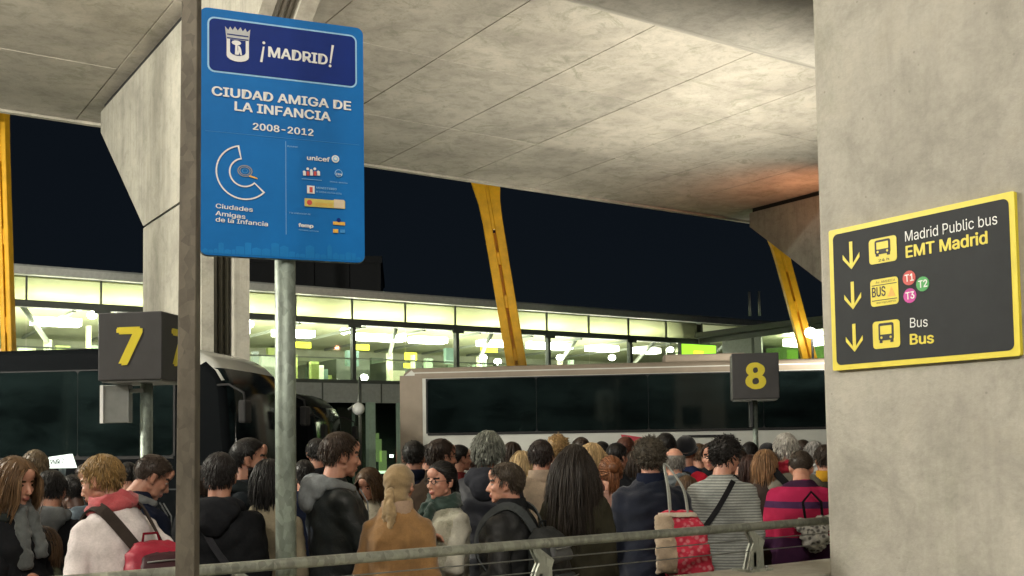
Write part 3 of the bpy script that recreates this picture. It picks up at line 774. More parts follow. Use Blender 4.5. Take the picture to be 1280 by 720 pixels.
# clerestory and main panes, mullions
k0 = -11
for k in range(k0, 9):
    L = 19 + 2.5 * k
    tbx('clerestory_pane', L + .03, min(L + 2.47, XR), T0 - .015, T0 - .003, ZH + .14, ZR - .07, glassmat('frit_glass', (.80, .82, .70), .1) if 'frit_glass' not in MATS else MATS['frit_glass'])
    tbx('clerestory_mullion', L - .03, L + .03, T0 - .05, T0 + .05, ZH + .13, ZR - .06, M_TFRAME)
    tbx('glass_pane', L + .03, min(L + 2.47, XR), T0 - .015, T0 - .003, ZS + .05, ZH - .14, M_GLASS)
    if k % 2 == 0:
        tbx('mullion', L - .075, L + .075, T0 - .20, T0 + .06, ZS + .04, ZH - .1, M_TFRAME)
        tbx('mullion_bracket', L - .28, L + .28, T0 - .28, T0 - .21, ZH - .25, ZH - .05, M_TFRAME)
tbx('header_beam', XL, XR, T0 - .18, T0 + .12, ZH - .12, ZH + .12, M_TFRAME)
# interior: light fittings, struts, columns, signs, partitions
for k in range(-7, 12):
    L = 10 + 3.3 * k + (0.4 if k % 2 else 0)
    wd_ = 1.7 if k % 3 else 2.4
    if L + wd_ > XR - .5: continue
    o = tbx('ceiling_light', L, L + wd_, T0 + 2.2, T0 + 2.9, ZH - .44, ZH - .17, E_STRIP)
for k in range(-6, 9):
    L = 21 + 5.0 * k + .4
    mb = MB(); mb.tube([(L - 15, .6, ZH + .1), (L + 1.6 - 15, 4.4, ZH - .9)], .10, 8); mb.build('roof_strut', M_TGREY, tb)
    mb = MB(); mb.tube([(L - 15 + 1.6, 4.4, ZS), (L + 1.6 - 15, 4.4, ZH - .8)], .16, 10); mb.build('column', plain('cream_column', (.6, .62, .5), .5), tb)
for k in range(14):
    L = -12 + 3.6 * k + rng.uniform(-.6, .6)
    dk = rng.choice([M_TFRAME, M_TGREY, plain('kiosk_green', (.16, .22, .17), .5), plain('kiosk_teal', (.10, .15, .14), .5)])
    o = tbx('kiosk', L, L + rng.uniform(.8, 2.2), T0 + rng.uniform(5, 9.5), T0 + 10.2, ZS, ZS + rng.uniform(.9, 1.55), dk)
for k in range(9):
    L = -8 + 5.2 * k
    tbx('lit_wall_panel', L, L + 5.1, T0 + 11.9, T0 + 11.98, ZS + .1, ZS + 1.35, E_WALL)
for k in range(12):
    L = -9 + 4.1 * k
    tbx('door_leaf', L, L + .55, T0 + 11.7, T0 + 11.88, ZS, ZS + .95, M_DARKMETAL)
tbx('bulkhead', XL, XR, T0 + 11.2, T0 + 11.6, ZS + 1.40, ZS + 1.75, plain('bulkhead_green', (.34, .37, .30), .6))
for px, py, w_, h_ in ((376, 431, 1.0, .26), (452, 434, .8, .26), (514, 446, .62, .40), (612, 437, .95, .26), (511, 457, .45, .22)):
    q = onp(px, py, (0, T0 + 4.8, 0), (0, -1, 0))
    tbx('hanging_sign', q.x - w_ / 2, q.x + w_ / 2, T0 + 4.8, T0 + 4.9, q.z - h_ / 2, q.z + h_ / 2, E_YEL)
for px, py in ((312, 405), (440, 413), (663, 430), (604, 447), (430, 414), (115, 394), (455, 472), (622, 452), (806, 436), (838, 437), (850, 447), (700, 447), (765, 447)):
    q = onp(px, py, (0, T0 + 3.2, 0), (0, -1, 0)); 
    bs_ = MB(); n = 8; vs = [(0.20 * math.sin(R(t)) * math.cos(s * .785), .20 * math.sin(R(t)) * math.sin(s * .785), .16 * math.cos(R(t))) for t in (2, 45, 90, 135, 178) for s in range(8)]
    vs = [(a + q.x - 15, b + 3.2, c + q.z) for a, b, c in vs]
    bs_.add(vs, [(i * 8 + j, i * 8 + (j + 1) % 8, (i + 1) * 8 + (j + 1) % 8, (i + 1) * 8 + j) for i in range(4) for j in range(8)], 0, True).build('spot_lamp', E_SPOT, tb)
for k in range(20):
    L = XL + 4 + 2.9 * k
    tbx('ceiling_beam', L, L + .12, T0 + .4, T0 + 11, ZH - .16, ZH - .055, M_TGREY)
tbx('balustrade_rail', XL, XR, T0 + 1.3, T0 + 1.36, ZS + 1.02, ZS + 1.08, M_TGREY)
tbx('balustrade_glass', XL, XR, T0 + 1.32, T0 + 1.33, ZS + .05, ZS + 1.02, M_GLASS)
r2 = random.Random(5)
TC = [plain('interior_%d' % i, c, .6) for i, c in enumerate(((.5, .5, .36), (.24, .32, .25), (.10, .17, .15), (.05, .06, .06), (.4, .2, .16), (.55, .6, .5), (.3, .36, .12), (.12, .14, .14)))]
for k in range(150):
    L = r2.uniform(-8, 38); yy = r2.uniform(2.5, 10.5); z0_ = r2.choice([0, 0, 0, .9, 1.3]); h_ = r2.uniform(.15, .9) if z0_ else r2.uniform(.5, 1.5)
    tbx('interior_fitting', L, L + r2.uniform(.08, .7), T0 + yy, T0 + yy + .25, ZS + z0_, ZS + z0_ + h_, r2.choice(TC))
for x_ in range(-15, 38, 9):
    ld = bpy.data.lights.new('hall_light', 'AREA'); ld.energy = 230; ld.color = (1, 1, .76); ld.size = 8; ld.size_y = 4; ld.shape = 'RECTANGLE'
    lo = bpy.data.objects.new('hall_light', ld); COL.objects.link(lo); lo.parent = tb; lo.location = (x_ - 11 , 4.5, ZS + .9); lo.rotation_euler = (R(180), 0, 0)
# ground storey
tbx('fascia_band', XL, XR, T0 - 2.6, T0 - 2.45, 3.35, 4.10, M_TGREY)
for k in range(-11, 9):
    tbx('fascia_joint', 19 + 2.5 * k - .025, 19 + 2.5 * k + .025, T0 - 2.62, T0 - 2.601, 3.35, 4.10, M_TFRAME)
tbx('canopy_slab', XL, XR, T0 - 2.44, T0 - .13, 3.95, 4.09, M_TGREY)
tbx('lower_wall', XL, XR, T0 + 3.0, T0 + 3.2, -.13, ZS - .33, plain('lower_wall_dark', (.05, .06, .055), .6))
for k in range(-11, 9):
    L = 19 + 2.5 * k
    tbx('lower_pane', L + .05, L + 2.45, T0 - .02, T0 - .005, -.1, ZS - .4, M_GLASSD)
    tbx('lower_mullion', L - .05, L + .05, T0 - .1, T0 + .05, -.13, ZS - .37, plain('mullion_green', (.12, .19, .14), .4))
for px, py, wd_, hh_, E in ((490, 570, .12, .12, E_SPOT), (479, 576, .35, .9, emit('lobby_glow', (.55, .6, .25), .35)), (474, 563, .25, 1.0, emit('lobby_glow', (.55, .6, .25), .35)), (498, 571, .12, .5, emit('red_glow', (.8, .15, .08), .8)), (470, 545, .3, .25, emit('lobby_glow', (.55, .6, .25), .35)), (485, 590, .9, .12, E_STRIP2)):
    q = onp(px, py, (0, T0 + 2.2, 0), (0, -1, 0))
    tbx('shop_light', q.x - wd_ / 2, q.x + wd_ / 2, T0 + 2.2, T0 + 2.3, q.z - hh_ / 2, q.z + hh_ / 2, E)
# two light columns by the entrance, a globe lamp on a bracket
for px in (464, 502):
    q = onp(px, 560, (0, T0 - 3.2, 0), (0, -1, 0)); q0 = q
    tbx('entrance_column', q.x - .14, q.x + .14, T0 - 3.3, T0 - 3.02, -.139, 3.34, plain('column_green', (.26, .36, .28), .45))
# wing turning towards the viewer at the right end
wg = empty('terminal_wing', (38.7, 34, 0)); tag(wg, 'lit green terminal wing projecting at the right end of the glazing', 'building')
def wbx(name, x0, x1, y0, y1, z0, z1, m): return boxo(name, x0 - 38.7, x1 - 38.7, y0 - 34, y1 - 34, z0, z1, m, wg)
wbx('wing_roof', 38.1, 58, 24.0, T0 - .43, ZH + .14, ZH + .40, plain('wing_roof_grey', (.10, .11, .10), .5))
wbx('wing_header', 38.6, 38.8, 24.0, T0 - .2, ZH - .12, ZH + .13, M_TFRAME)
wbx('wing_floor', 38.7, 58, 24, T0 - .2, ZS - .3, ZS, M_TFLOOR)
wbx('wing_back_wall', 46, 46.3, 24, T0 + 2, ZS, ZH + .1, plain('wing_green_wall', (.25, .5, .12), .6))
wbx('wing_ceiling', 38.9, 58, 24, T0 - .2, ZH - .02, ZH + .12, M_TCEIL)
for k in range(4):
    y0 = 25 + 2.9 * k
    wbx('wing_light', 40.2, 41.6, y0, y0 + 1.9, ZH - .55, ZH - .2, emit('wing_light_glow', (.95, 1.0, .75), 8.0))
    wbx('wing_glow_panel', 45.8, 45.9, y0, y0 + 1.6, ZS + .5, ZS + 1.7, emit('wing_panel_glow', (.35, .9, .08), .5))
    wbx('wing_mullion', 38.62, 38.74, y0 + 2.35, y0 + 2.5, ZS, ZH - .13, M_TFRAME)
    wbx('wing_pane', 38.66, 38.68, y0 - .35, y0 + 2.33, ZS + .02, ZH - .13, M_GLASS)
wbx('wing_grey_bay', 38.64, 38.75, 35.6, 38.2, ZS, ZH - .14, M_TGREY)
q = onp(874, 442, (0, 36.2, 0), (0, -1, 0))
gs = empty('green_screen', (q.x, 36.2, 0)); tag(gs, 'bright green lit advertising screen left of the number 8 box', 'screen')
boxo('screen', -1.1, 1.1, 0, .12, q.z - .50, q.z + .42, E_GREEN, gs); boxo('frame', -1.16, 1.16, .01, .2, q.z - .56, q.z + .48, M_TFRAME, gs)
boxo('screen_spot', -.35, .25, -.01, -.002, q.z - .15, q.z + .12, emit('screen_orange', (.9, .75, .03), 1.2), gs)
MB().tube([(0, .3, -.139), (0, .3, q.z + .3)], .10, 10).build('stand', M_TFRAME, gs)
for px in (938, 950):
    q = at(px, 413, 47); q2 = at(px, 391, 47)
    m_ = MB().tube([(0, 0, 0), (0, 0, q2.z - q.z + .3)], .055, 8).build('roof_mast', M_STEEL); m_.location = (q.x, q.y, ZH + .40)
    tag(m_, 'thin %s mast on the wing roof' % ('left' if px == 938 else 'right'), 'mast', 'masts on the wing roof')
q = at(448, 511, 33)
gl = empty('globe_lamp', (q.x, q.y, 0), R(YAW)); tag(gl, 'white globe lamp on a curved bracket before the terminal entrance', 'lamp')
vs = [(.20 * math.sin(R(t)) * math.cos(s * .524), .20 * math.sin(R(t)) * math.sin(s * .524), q.z + .20 * math.cos(R(t))) for t in (1, 30, 60, 90, 120, 150, 179) for s in range(12)]
MB().add(vs, [(i * 12 + j, i * 12 + (j + 1) % 12, (i + 1) * 12 + (j + 1) % 12, (i + 1) * 12 + j) for i in range(6) for j in range(12)], 0, True).build('globe', plain('globe_white', (.72, .75, .72), .3), gl)
MB().tube([(-.32, 0, q.z - .02), (-.1, 0, q.z + .12), (0, 0, q.z + .22), (.05, 0, q.z + .5), (.05, 0, q.z + 1.0)], .035, 8).build('bracket', M_STEEL, gl)
MB().tube([(.05, 0, 0 - .139), (.05, 0, q.z + 1.0)], .05, 8).build('pole', M_TFRAME, gl)
# dark tower block behind
q0 = at(300, 340, 75); 
tw = empty('tower_block', (q0.x, q0.y, 0), R(YAW + 6)); tag(tw, 'dark unlit tower block behind the terminal roof', 'building')
zt = at(455, 326, 75).z
wdt = 10.0
M_TWR = plain('tower_dark', (.025, .03, .033), .6, var=.2, scale=.3); M_TWR2 = plain('tower_fin', (.03, .034, .036), .6)
boxo('tower_body', 0, wdt, 0, 12, -.139, zt, M_TWR, tw); boxo('roof_cap', -.1, wdt + .1, -.1, 12.1, zt, zt + .5, M_TWR2, tw)
for k in range(5):
    boxo('fin', k * wdt / 4 - .25 if k else .0, k * wdt / 4 + .25 if k < 4 else wdt, -.35, -.002, -.139, zt - .01, M_TWR2, tw)
for k in range(4):
    for z in np.arange(4, zt - 2, 3.2):
        boxo('window', k * wdt / 4 + .5, (k + 1) * wdt / 4 - .5, -.06, -.003, z, z + 1.9, M_TINT, tw)

# ================================================================== orange leaning pylons
def pylon(p_bot, p_top, Y, label, w_=.62, flare=True, rungs=(.12, .33, .56, .8)):
    b = at(*p_bot, Y); t_ = at(*p_top, Y)
    # extend down to the ground
    d = (b - t_); k = (b.z + .14) / -d.z * 1.0
    base = b + d * ((b.z + .14) / (-d.z))
    top = t_ - d * (.8 / (-d.z))
    o = empty('orange_pylon', (base.x, base.y, -.14)); tag(o, label, 'pylon', 'orange leaning pylons of the terminal')
    ax = (top - base); H = ax.length; az = ax.normalized(); ay = FW.copy() - az * FW.dot(az); ay.normalize(); axx = ay.cross(az)
    M_ = Matrix((axx, ay, az)).transposed().to_4x4()
    hd = Vector((base.x, base.y, -.14))
    f0 = (t_ - base).length
    for s in (-1, 1):
        mb = MB()
        prof = [(s * w_ * .5, 0), (s * w_ * .12, 0)]
        x0, x1 = sorted((s * w_ * .5, s * w_ * .07))
        vs = []
        for z, fx in ((0, 1.0), (f0 - 3.0, 1.0), (f0 - 1.3, 1.02), (f0 - .6, 1.12), (f0 + .1, 1.45), (H, 1.7)):
            xa, xb = (x0 * fx, x1) if s < 0 else (x0, x1 * fx)
            for y_ in (-.16, .16): vs += [M_ @ Vector((xa, y_, z)), M_ @ Vector((xb, y_, z))]
        n = 6
        fs = []
        for i in range(n - 1):
            a = i * 4
            for q in ((0, 1, 5, 4), (1, 3, 7, 5), (3, 2, 6, 7), (2, 0, 4, 6)): fs.append(tuple(a + r for r in q))
        fs += [(0, 2, 3, 1), (20, 21, 23, 22)]
        mb.add(vs, fs); mb.build('pylon_leg', M_ORANGE, o, .03)
    for k_, fr in enumerate(rungs):
        mb = MB(); mb.box(-w_ * .068, w_ * .068, -.10, .10, f0 * fr - .22, f0 * fr + .22, mat=M_); mb.build('cross_plate', M_ORANGE, o)
    mb = MB(); mb.box(-w_ * .068, w_ * .068, -.15, .15, f0 - 1.6, H, mat=M_); mb.build('head_plate', M_ORANGE, o)
    mb = MB(); mb.box(-w_ * .069, w_ * .069, (.08), .12, .2, f0 - 1.7, mat=M_); mb.build('web_plate', M_ORANGE, o)
    # uplight added near the foot to brighten the pylon
    lp = base - FW * 5 + RT * -2.5; lp.z = .3
    floodlight('floodlight', lp, t_, 700, (1.0, .93, .78), 'added ground floodlight brightening the ' + label.split(' leaning')[0].split(' at ')[0] + (' at left' if p_bot[0] < 100 else ' in the middle' if p_bot[0] < 800 else ' at right'), 60)
    return o
pylon((646, 457), (608, 232), 37, 'orange steel pylon leaning in the middle, between the coaches and the deck edge', .70, rungs=(.2, .45, .62, .76))
pylon((1011, 447), (969, 290), 43, 'orange steel pylon leaning beside the far pier at right', 0.58, rungs=(.2, .45, .7, .86))
pylon((11, 435), (1, 120), 29, 'orange steel pylon at the left edge of the picture', .30, rungs=(.2, .45, .66, .86))
q = at(1013, 416, 42)
lm = empty('pylon_lamp', (q.x, q.y, 0)); tag(lm, 'bright white lamp beside the right orange pylon', 'lamp')
vs = [(.28 * math.sin(R(t)) * math.cos(s * .785), .2 * math.sin(R(t)) * math.sin(s * .785), q.z + .22 * math.cos(R(t))) for t in (1, 45, 90, 135, 179) for s in range(8)]
MB().add(vs, [(i * 8 + j, i * 8 + (j + 1) % 8, (i + 1) * 8 + (j + 1) % 8, (i + 1) * 8 + j) for i in range(4) for j in range(8)], 0, True).build('lamp_globe', emit('white_lamp_glow', (1, .95, .85), 10), lm)
MB().tube([(.1, 0, -.139), (.1, 0, q.z)], .05, 8).build('pole', M_DARKMETAL, lm)
# ================================================================== people: geometry kit
def ell(c, r, n=14, m=9, rot=None):
    """closed ellipsoid as (verts, faces)"""
    vs = [(0, 0, 1.0)]
    for i in range(1, m):
        a = math.pi * i / m
        for j in range(n):
            b = 2 * math.pi * j / n; vs.append((math.sin(a) * math.cos(b), math.sin(a) * math.sin(b), math.cos(a)))
    vs.append((0, 0, -1.0)); v = np.array(vs) * np.array(r)
    if rot is not None: v = v @ np.array(rot).T
    v = v + np.array(c)
    fs = [(0, 1 + j, 1 + (j + 1) % n) for j in range(n)]
    for i in range(m - 2):
        for j in range(n):
            a0 = 1 + i * n; fs.append((a0 + j, a0 + n + j, a0 + n + (j + 1) % n, a0 + (j + 1) % n))
    L = len(vs) - 1; a0 = 1 + (m - 2) * n
    fs += [(L, a0 + (j + 1) % n, a0 + j) for j in range(n)]
    return v, fs
def cap(p, q, r0, r1, n=12, sx=1.0):
    """tapered capsule p->q"""
    p = np.array(p, float); q = np.array(q, float); d = q - p; L = np.linalg.norm(d) + 1e-9; t = d / L
    a = np.cross(t, (0, 0, 1.0)); 
    if np.linalg.norm(a) < .2: a = np.cross(t, (0, 1.0, 0))
    a /= np.linalg.norm(a); b = np.cross(t, a)
    rings = [(-.92, .38, 0), (-.6, .8, 0), (0, 1, 0), (0, 1, .5), (0, 1, 1), (.6, .8, 1), (.92, .38, 1)]
    vs = []
    for off, rr, f in rings:
        r = r0 + (r1 - r0) * f; c = p + t * (off * r) + d * f
        for j in range(n):
            th = 2 * math.pi * j / n; vs.append(c + (a * math.cos(th) * sx + b * math.sin(th)) * r * rr)
    k = len(rings); fs = []
    for i in range(k - 1):
        for j in range(n): fs.append((i * n + j, i * n + (j + 1) % n, (i + 1) * n + (j + 1) % n, (i + 1) * n + j))
    fs += [tuple(range(n))[::-1], tuple(range((k - 1) * n, k * n))]
    return np.array(vs), fs
def loft(rings, n=20, sq=2.3):
    """closed loft: rings of (z, rx, ry, cy, cx)"""
    vs = []
    for z, rx, ry, cy, cx in rings:
        for j in range(n):
            th = 2 * math.pi * j / n; c, s_ = math.cos(th), math.sin(th)
            k = (abs(c) ** sq + abs(s_) ** sq) ** (-1 / sq); vs.append((cx + rx * c * k, cy + ry * s_ * k, z))
    m = len(rings); fs = []
    for i in range(m - 1):
        for j in range(n): fs.append((i * n + j, i * n + (j + 1) % n, (i + 1) * n + (j + 1) % n, (i + 1) * n + j))
    fs += [tuple(range(n))[::-1], tuple(range((m - 1) * n, m * n))]
    return np.array(vs), fs
def remesh(prims, voxel, it=5, fac=.5):
    """voxel union of closed pieces -> one smooth continuous surface (verts, faces)"""
    vs, fs, o = [], [], 0
    for v, f in prims: vs.append(v); fs += [tuple(i + o for i in q) for q in f]; o += len(v)
    me = bpy.data.meshes.new('r'); me.from_pydata(np.vstack(vs).tolist(), [], fs); me.update()
    import bmesh
    bm = bmesh.new(); bm.from_mesh(me); bmesh.ops.recalc_face_normals(bm, faces=bm.faces); bm.to_mesh(me); bm.free()
    ob = bpy.data.objects.new('r', me); COL.objects.link(ob)
    m = ob.modifiers.new('r', 'REMESH'); m.mode = 'VOXEL'; m.voxel_size = voxel
    if it:
        s = ob.modifiers.new('s', 'SMOOTH'); s.factor = fac; s.iterations = it
    ev = ob.evaluated_get(bpy.context.evaluated_depsgraph_get()); m2 = ev.to_mesh()
    V = np.empty(len(m2.vertices) * 3); m2.vertices.foreach_get('co', V); V = V.reshape(-1, 3)
    n = len(m2.polygons); lt = np.empty(n, int); m2.polygons.foreach_get('loop_total', lt)
    lv = np.empty(len(m2.loops), int); m2.loops.foreach_get('vertex_index', lv)
    if (lt == 4).all(): F = lv.reshape(-1, 4).tolist()
    else:
        F = []; c = 0
        for t in lt: F.append(lv[c:c + t].tolist()); c += t
    ev.to_mesh_clear(); bpy.data.objects.remove(ob); bpy.data.meshes.remove(me)
    return V, F
def normals(V, F):
    q = np.array([f[:4] if len(f) > 3 else list(f) + [f[2]] for f in F]); a = V[q[:, 2]] - V[q[:, 0]]; b = V[q[:, 3]] - V[q[:, 1]]
    fn = np.cross(a, b); N = np.zeros_like(V)
    for i in range(4): np.add.at(N, q[:, i], fn)
    return N / (np.linalg.norm(N, axis=1, keepdims=True) + 1e-9)
def wrinkle(V, F, amp, seed, freq=1.0):
    r = np.random.RandomState(seed); N = normals(V, F); d = np.zeros(len(V)); P = V.copy()
    P = P + .03 * np.sin(P[:, [1, 2, 0]] * 17 * freq + r.rand(3) * 6)
    for k, (f, a) in enumerate(((16, .6), (28, .9), (46, .6), (80, .35))):
        for _ in range(2):
            w_ = r.randn(3); w_[2] *= 1.8; w_ /= np.linalg.norm(w_)
            d += a * np.sin((P @ w_) * f * freq * 1.6 + r.rand() * 6.28) ** 3
    # long drag folds
    d += .8 * np.sin(P[:, 2] * 58 * freq + 3.2 * np.sin(P[:, 0] * 9 + seed) + 2 * np.sin(P[:, 1] * 11))
    return V + N * (d * amp)[:, None]
# ---- head (origin = eye level centre, facing +y) -------------------------------------------------
def head_prims(sex):
    f = sex == 'f'
    P = [ell((0, -.016, .030), (.076, .096, .090), 20, 12), ell((0, .030, -.022), (.062, .062, .078), 18, 12),
         ell((0, .036, -.072), (.047 if f else .053, .046, .036)), ell((0, .070, -.098), (.017 if f else .022, .017, .016)),
         cap((-.046, .0, -.062), (.0, .066, -.096), .016, .014), cap((.046, .0, -.062), (.0, .066, -.096), .016, .014),
         cap((0, .086, .008), (0, .108, -.034), .0075, .0115), ell((.010, .099, -.039), (.008, .010, .007)), ell((-.010, .099, -.039), (.008, .010, .007)),
         cap((-.036, .072, .021), (.036, .072, .021), .013 if f else .015, .013 if f else .015), 
         ell((.038, .062, -.026), (.021, .022, .020)), ell((-.038, .062, -.026), (.021, .022, .020)),
         ell((0, .089, -.064), (.023, .010, .006)), ell((0, .088, -.074), (.019, .010, .0065)), ell((0, .078, -.060), (.026, .014, .020)),
         cap((0, -.022, -.05), (0, -.040, -.19), .048 if f else .057, .052 if f else .064, 16),
         ell((0, .078, .055), (.045, .020, .035))]
    for s in (-1, 1):
        P += [ell((s * .080, -.012, -.012), (.008, .017, .030)), ell((s * .084, -.019, .003), (.007, .010, .017)), ell((s * .075, .000, -.034), (.008, .009, .011))]
    return P
HEADS = {k: remesh(head_prims(k), .0062, 2, .45) for k in 'mf'}
HEADS.update({k + 'l': remesh(head_prims(k), .0092, 1, .45) for k in 'mf'})
HEADC = {k: np.array([HEADS[k][0][f].mean(0) for f in HEADS[k][1]]) for k in HEADS}
def ssm(a, b, x): t = np.clip((x - a) / (b - a), 0, 1); return t * t * (3 - 2 * t)
# ---- hands (palm root at origin, fingers along -z, palm faces +y... thumb towards +x) --------------
def hand_prims(curl):
    P = [ell((0, 0, -.045), (.038, .016, .048)), cap((0, 0, .03), (0, 0, -.02), .024, .027)]
    for i, (x, l) in enumerate(((.027, .072), (.009, .082), (-.009, .076), (-.026, .060))):
        p = np.array((x, 0, -.082)); a = 0.15
        r = .0088
        for k, fr in enumerate((.45, .32, .25)):
            a += curl * (.9 if k == 0 else 1.15) + .03 * i
            q = p + np.array((x * .05, math.sin(a) * l * fr, -math.cos(a) * l * fr)); P.append(cap(p, q, r, r * .92, 8)); p = q; r *= .92
    p = np.array((.030, .004, -.030)); q = p + np.array((.028, .014, -.030)); P.append(cap(p, q, .0125, .0105, 8))
    P.append(cap(q, q + np.array((.004 - curl * .02, .012 + curl * .012, -.030)), .0105, .0085, 8))
    return P
HANDS = {0: remesh(hand_prims(.28), .0066, 1), 1: remesh(hand_prims(.95), .0066, 1), 2: remesh(hand_prims(.5), .0085, 1)}
# ---- materials --------------------------------------------------------------------------------------
def skin(tone):
    k = 'skin_%d' % tone
    if k in MATS: return MATS[k]
    c = {0: (.50, .27, .19), 1: (.42, .22, .15), 2: (.30, .15, .095), 3: (.075, .036, .024)}[tone]
    m, nt, b = newmat(k); n = noise(nt, mapping(nt), 22, 5, .6)
    nt.links.new(ramp(nt, n, [(.3, tuple(x * q for x, q in zip(c, (.86, .72, .68)))), (.7, tuple(x * 1.12 for x in c))]), b.inputs['Base Color'])
    b.inputs['Roughness'].default_value = .5; b.inputs['Subsurface Weight'].default_value = .12
    b.inputs['Subsurface Radius'].default_value = (.9, .35, .2); b.inputs['Subsurface Scale'].default_value = .01
    MATS[k] = m; return m
def hairmat(col):
    k = 'hair_%.3f_%.3f_%.3f' % col
    if k in MATS: return MATS[k]
    m, nt, b = newmat(k)
    at_ = nt.nodes.new('ShaderNodeAttribute'); at_.attribute_name = 'tint'
    n = noise(nt, mapping(nt, (60, 60, 9)), 1.6, 4, .6)
    c = ramp(nt, at_.outputs['Fac'], [(0, tuple(x * .45 for x in col)), (.55, col), (1, tuple(min(.9, x * 1.7 + .01) for x in col))])
    c = mixc(nt, .35, c, ramp(nt, n, [(.3, (.5, .5, .5)), (.7, (1, 1, 1))]), 'MULTIPLY')
    nt.links.new(c, b.inputs['Base Color']); b.inputs['Roughness'].default_value = .48; b.inputs['Specular IOR Level'].default_value = .3
    MATS[k] = m; return m
def cloth(col, kind='plain', col2=None):
    k = 'cloth_%s_%s_%s' % (kind, '%.3f_%.3f_%.3f' % col, col2)
    if k in MATS: return MATS[k]
    m, nt, b = newmat(k); v = mapping(nt)
    n = noise(nt, v, 9, 6, .65); fine = noise(nt, v, 140, 3, .6)
    c = ramp(nt, n, [(.3, tuple(x * .72 for x in col)), (.7, tuple(min(.9, x * 1.2) for x in col))])
    c = mixc(nt, .22, c, ramp(nt, fine, [(.35, (.45, .45, .45)), (.65, (1, 1, 1))]), 'MULTIPLY')
    rough = .88
    if kind in ('stripe', 'bands', 'quilt'):
        wv = nt.nodes.new('ShaderNodeTexWave'); wv.wave_type = 'BANDS'; wv.bands_direction = 'Z'
        wv.inputs['Scale'].default_value = {'stripe': 19, 'bands': 1.9, 'quilt': 3.0}[kind]; wv.inputs['Distortion'].default_value = .6 if kind != 'bands' else .3
        wv.inputs['Detail'].default_value = 1; wv.inputs['Detail Scale'].default_value = 3
        nt.links.new(v, wv.inputs['Vector'])
        if kind == 'stripe': c = mixc(nt, ramp(nt, wv.outputs[0], [(.42, (0, 0, 0)), (.6, (.75, .75, .75))]), c, col2)
    if kind == 'bands':
        s = nt.nodes.new('ShaderNodeSeparateXYZ'); nt.links.new(v, s.inputs[0])
        cols = [(0, (.012, .010, .03)), (.60, (.34, .015, .05)), (.70, (.03, .02, .06)), (.725, (.34, .014, .06)), (.775, (.012, .012, .03)), (.80, (.36, .012, .09)), (.84, (.10, .02, .10)), (.862, (.035, .03, .22)), (.885, (.50, .02, .17)), (.93, (.03, .02, .09))]
        r = nt.nodes.new('ShaderNodeValToRGB'); r.color_ramp.interpolation = 'CONSTANT'; el = r.color_ramp.elements
        el[0].position = 0; el[0].color = (*cols[0][1], 1); el[1].position = cols[-1][0]; el[1].color = (*cols[-1][1], 1)
        for p_, q in cols[1:-1]: e = el.new(p_); e.color = (*q, 1)
        mt = nt.nodes.new('ShaderNodeMath'); mt.operation = 'DIVIDE'; mt.inputs[1].default_value = 1.75; nt.links.new(s.outputs[2], mt.inputs[0]); nt.links.new(mt.outputs[0], r.inputs[0])
        c = mixc(nt, .85, c, r.outputs[0])
    if kind in ('pattern', 'fluff'):
        vo = nt.nodes.new('ShaderNodeTexVoronoi'); vo.inputs['Scale'].default_value = 34 if kind == 'pattern' else 22; nt.links.new(v, vo.inputs['Vector'])
        c = mixc(nt, ramp(nt, vo.outputs['Distance'], [(.25, (.8, .8, .8)), (.5, (0, 0, 0))]), c, col2 or tuple(x * .45 for x in col))
    if kind == 'leather': rough = .42
    if kind == 'shell': rough = .6
    nt.links.new(c, b.inputs['Base Color']); b.inputs['Roughness'].default_value = rough
    b.inputs['Specular IOR Level'].default_value = .35 if rough < .7 else .12
    b.inputs['Sheen Weight'].default_value = .25 if kind in ('wool', 'fluff') else 0
    bump(nt, mixc(nt, .5, noise(nt, v, 28, 5, .7), fine), .5 if kind != 'fluff' else 1.0, .006 if kind != 'fluff' else .02, b)
    MATS[k] = m; return m
M_EYEW = plain('eye_white', (.30, .26, .23), .4); M_EYED = plain('eye_iris', (.02, .014, .01), .2); M_LIPS = plain('lips', (.33, .11, .09), .5)
M_SHOE = plain('shoe_leather', (.02, .018, .017), .5)
def raw(name, V, F, mats, parent, mi=None, smooth=True, tint=None):
    me = bpy.data.meshes.new(name); me.from_pydata([tuple(p) for p in np.asarray(V).tolist()], [], F)
    for m in mats: me.materials.append(m)
    if mi is not None: me.polygons.foreach_set('material_index', np.asarray(mi, dtype=np.int32))
    me.polygons.foreach_set('use_smooth', [smooth] * len(F))
    if tint is not None:
        a = me.attributes.new('tint', 'FLOAT', 'POINT'); a.data.foreach_set('value', np.asarray(tint, dtype=np.float32))
    me.update()
    o = bpy.data.objects.new(name, me); COL.objects.link(o)
    if parent: o.parent = parent
    return o
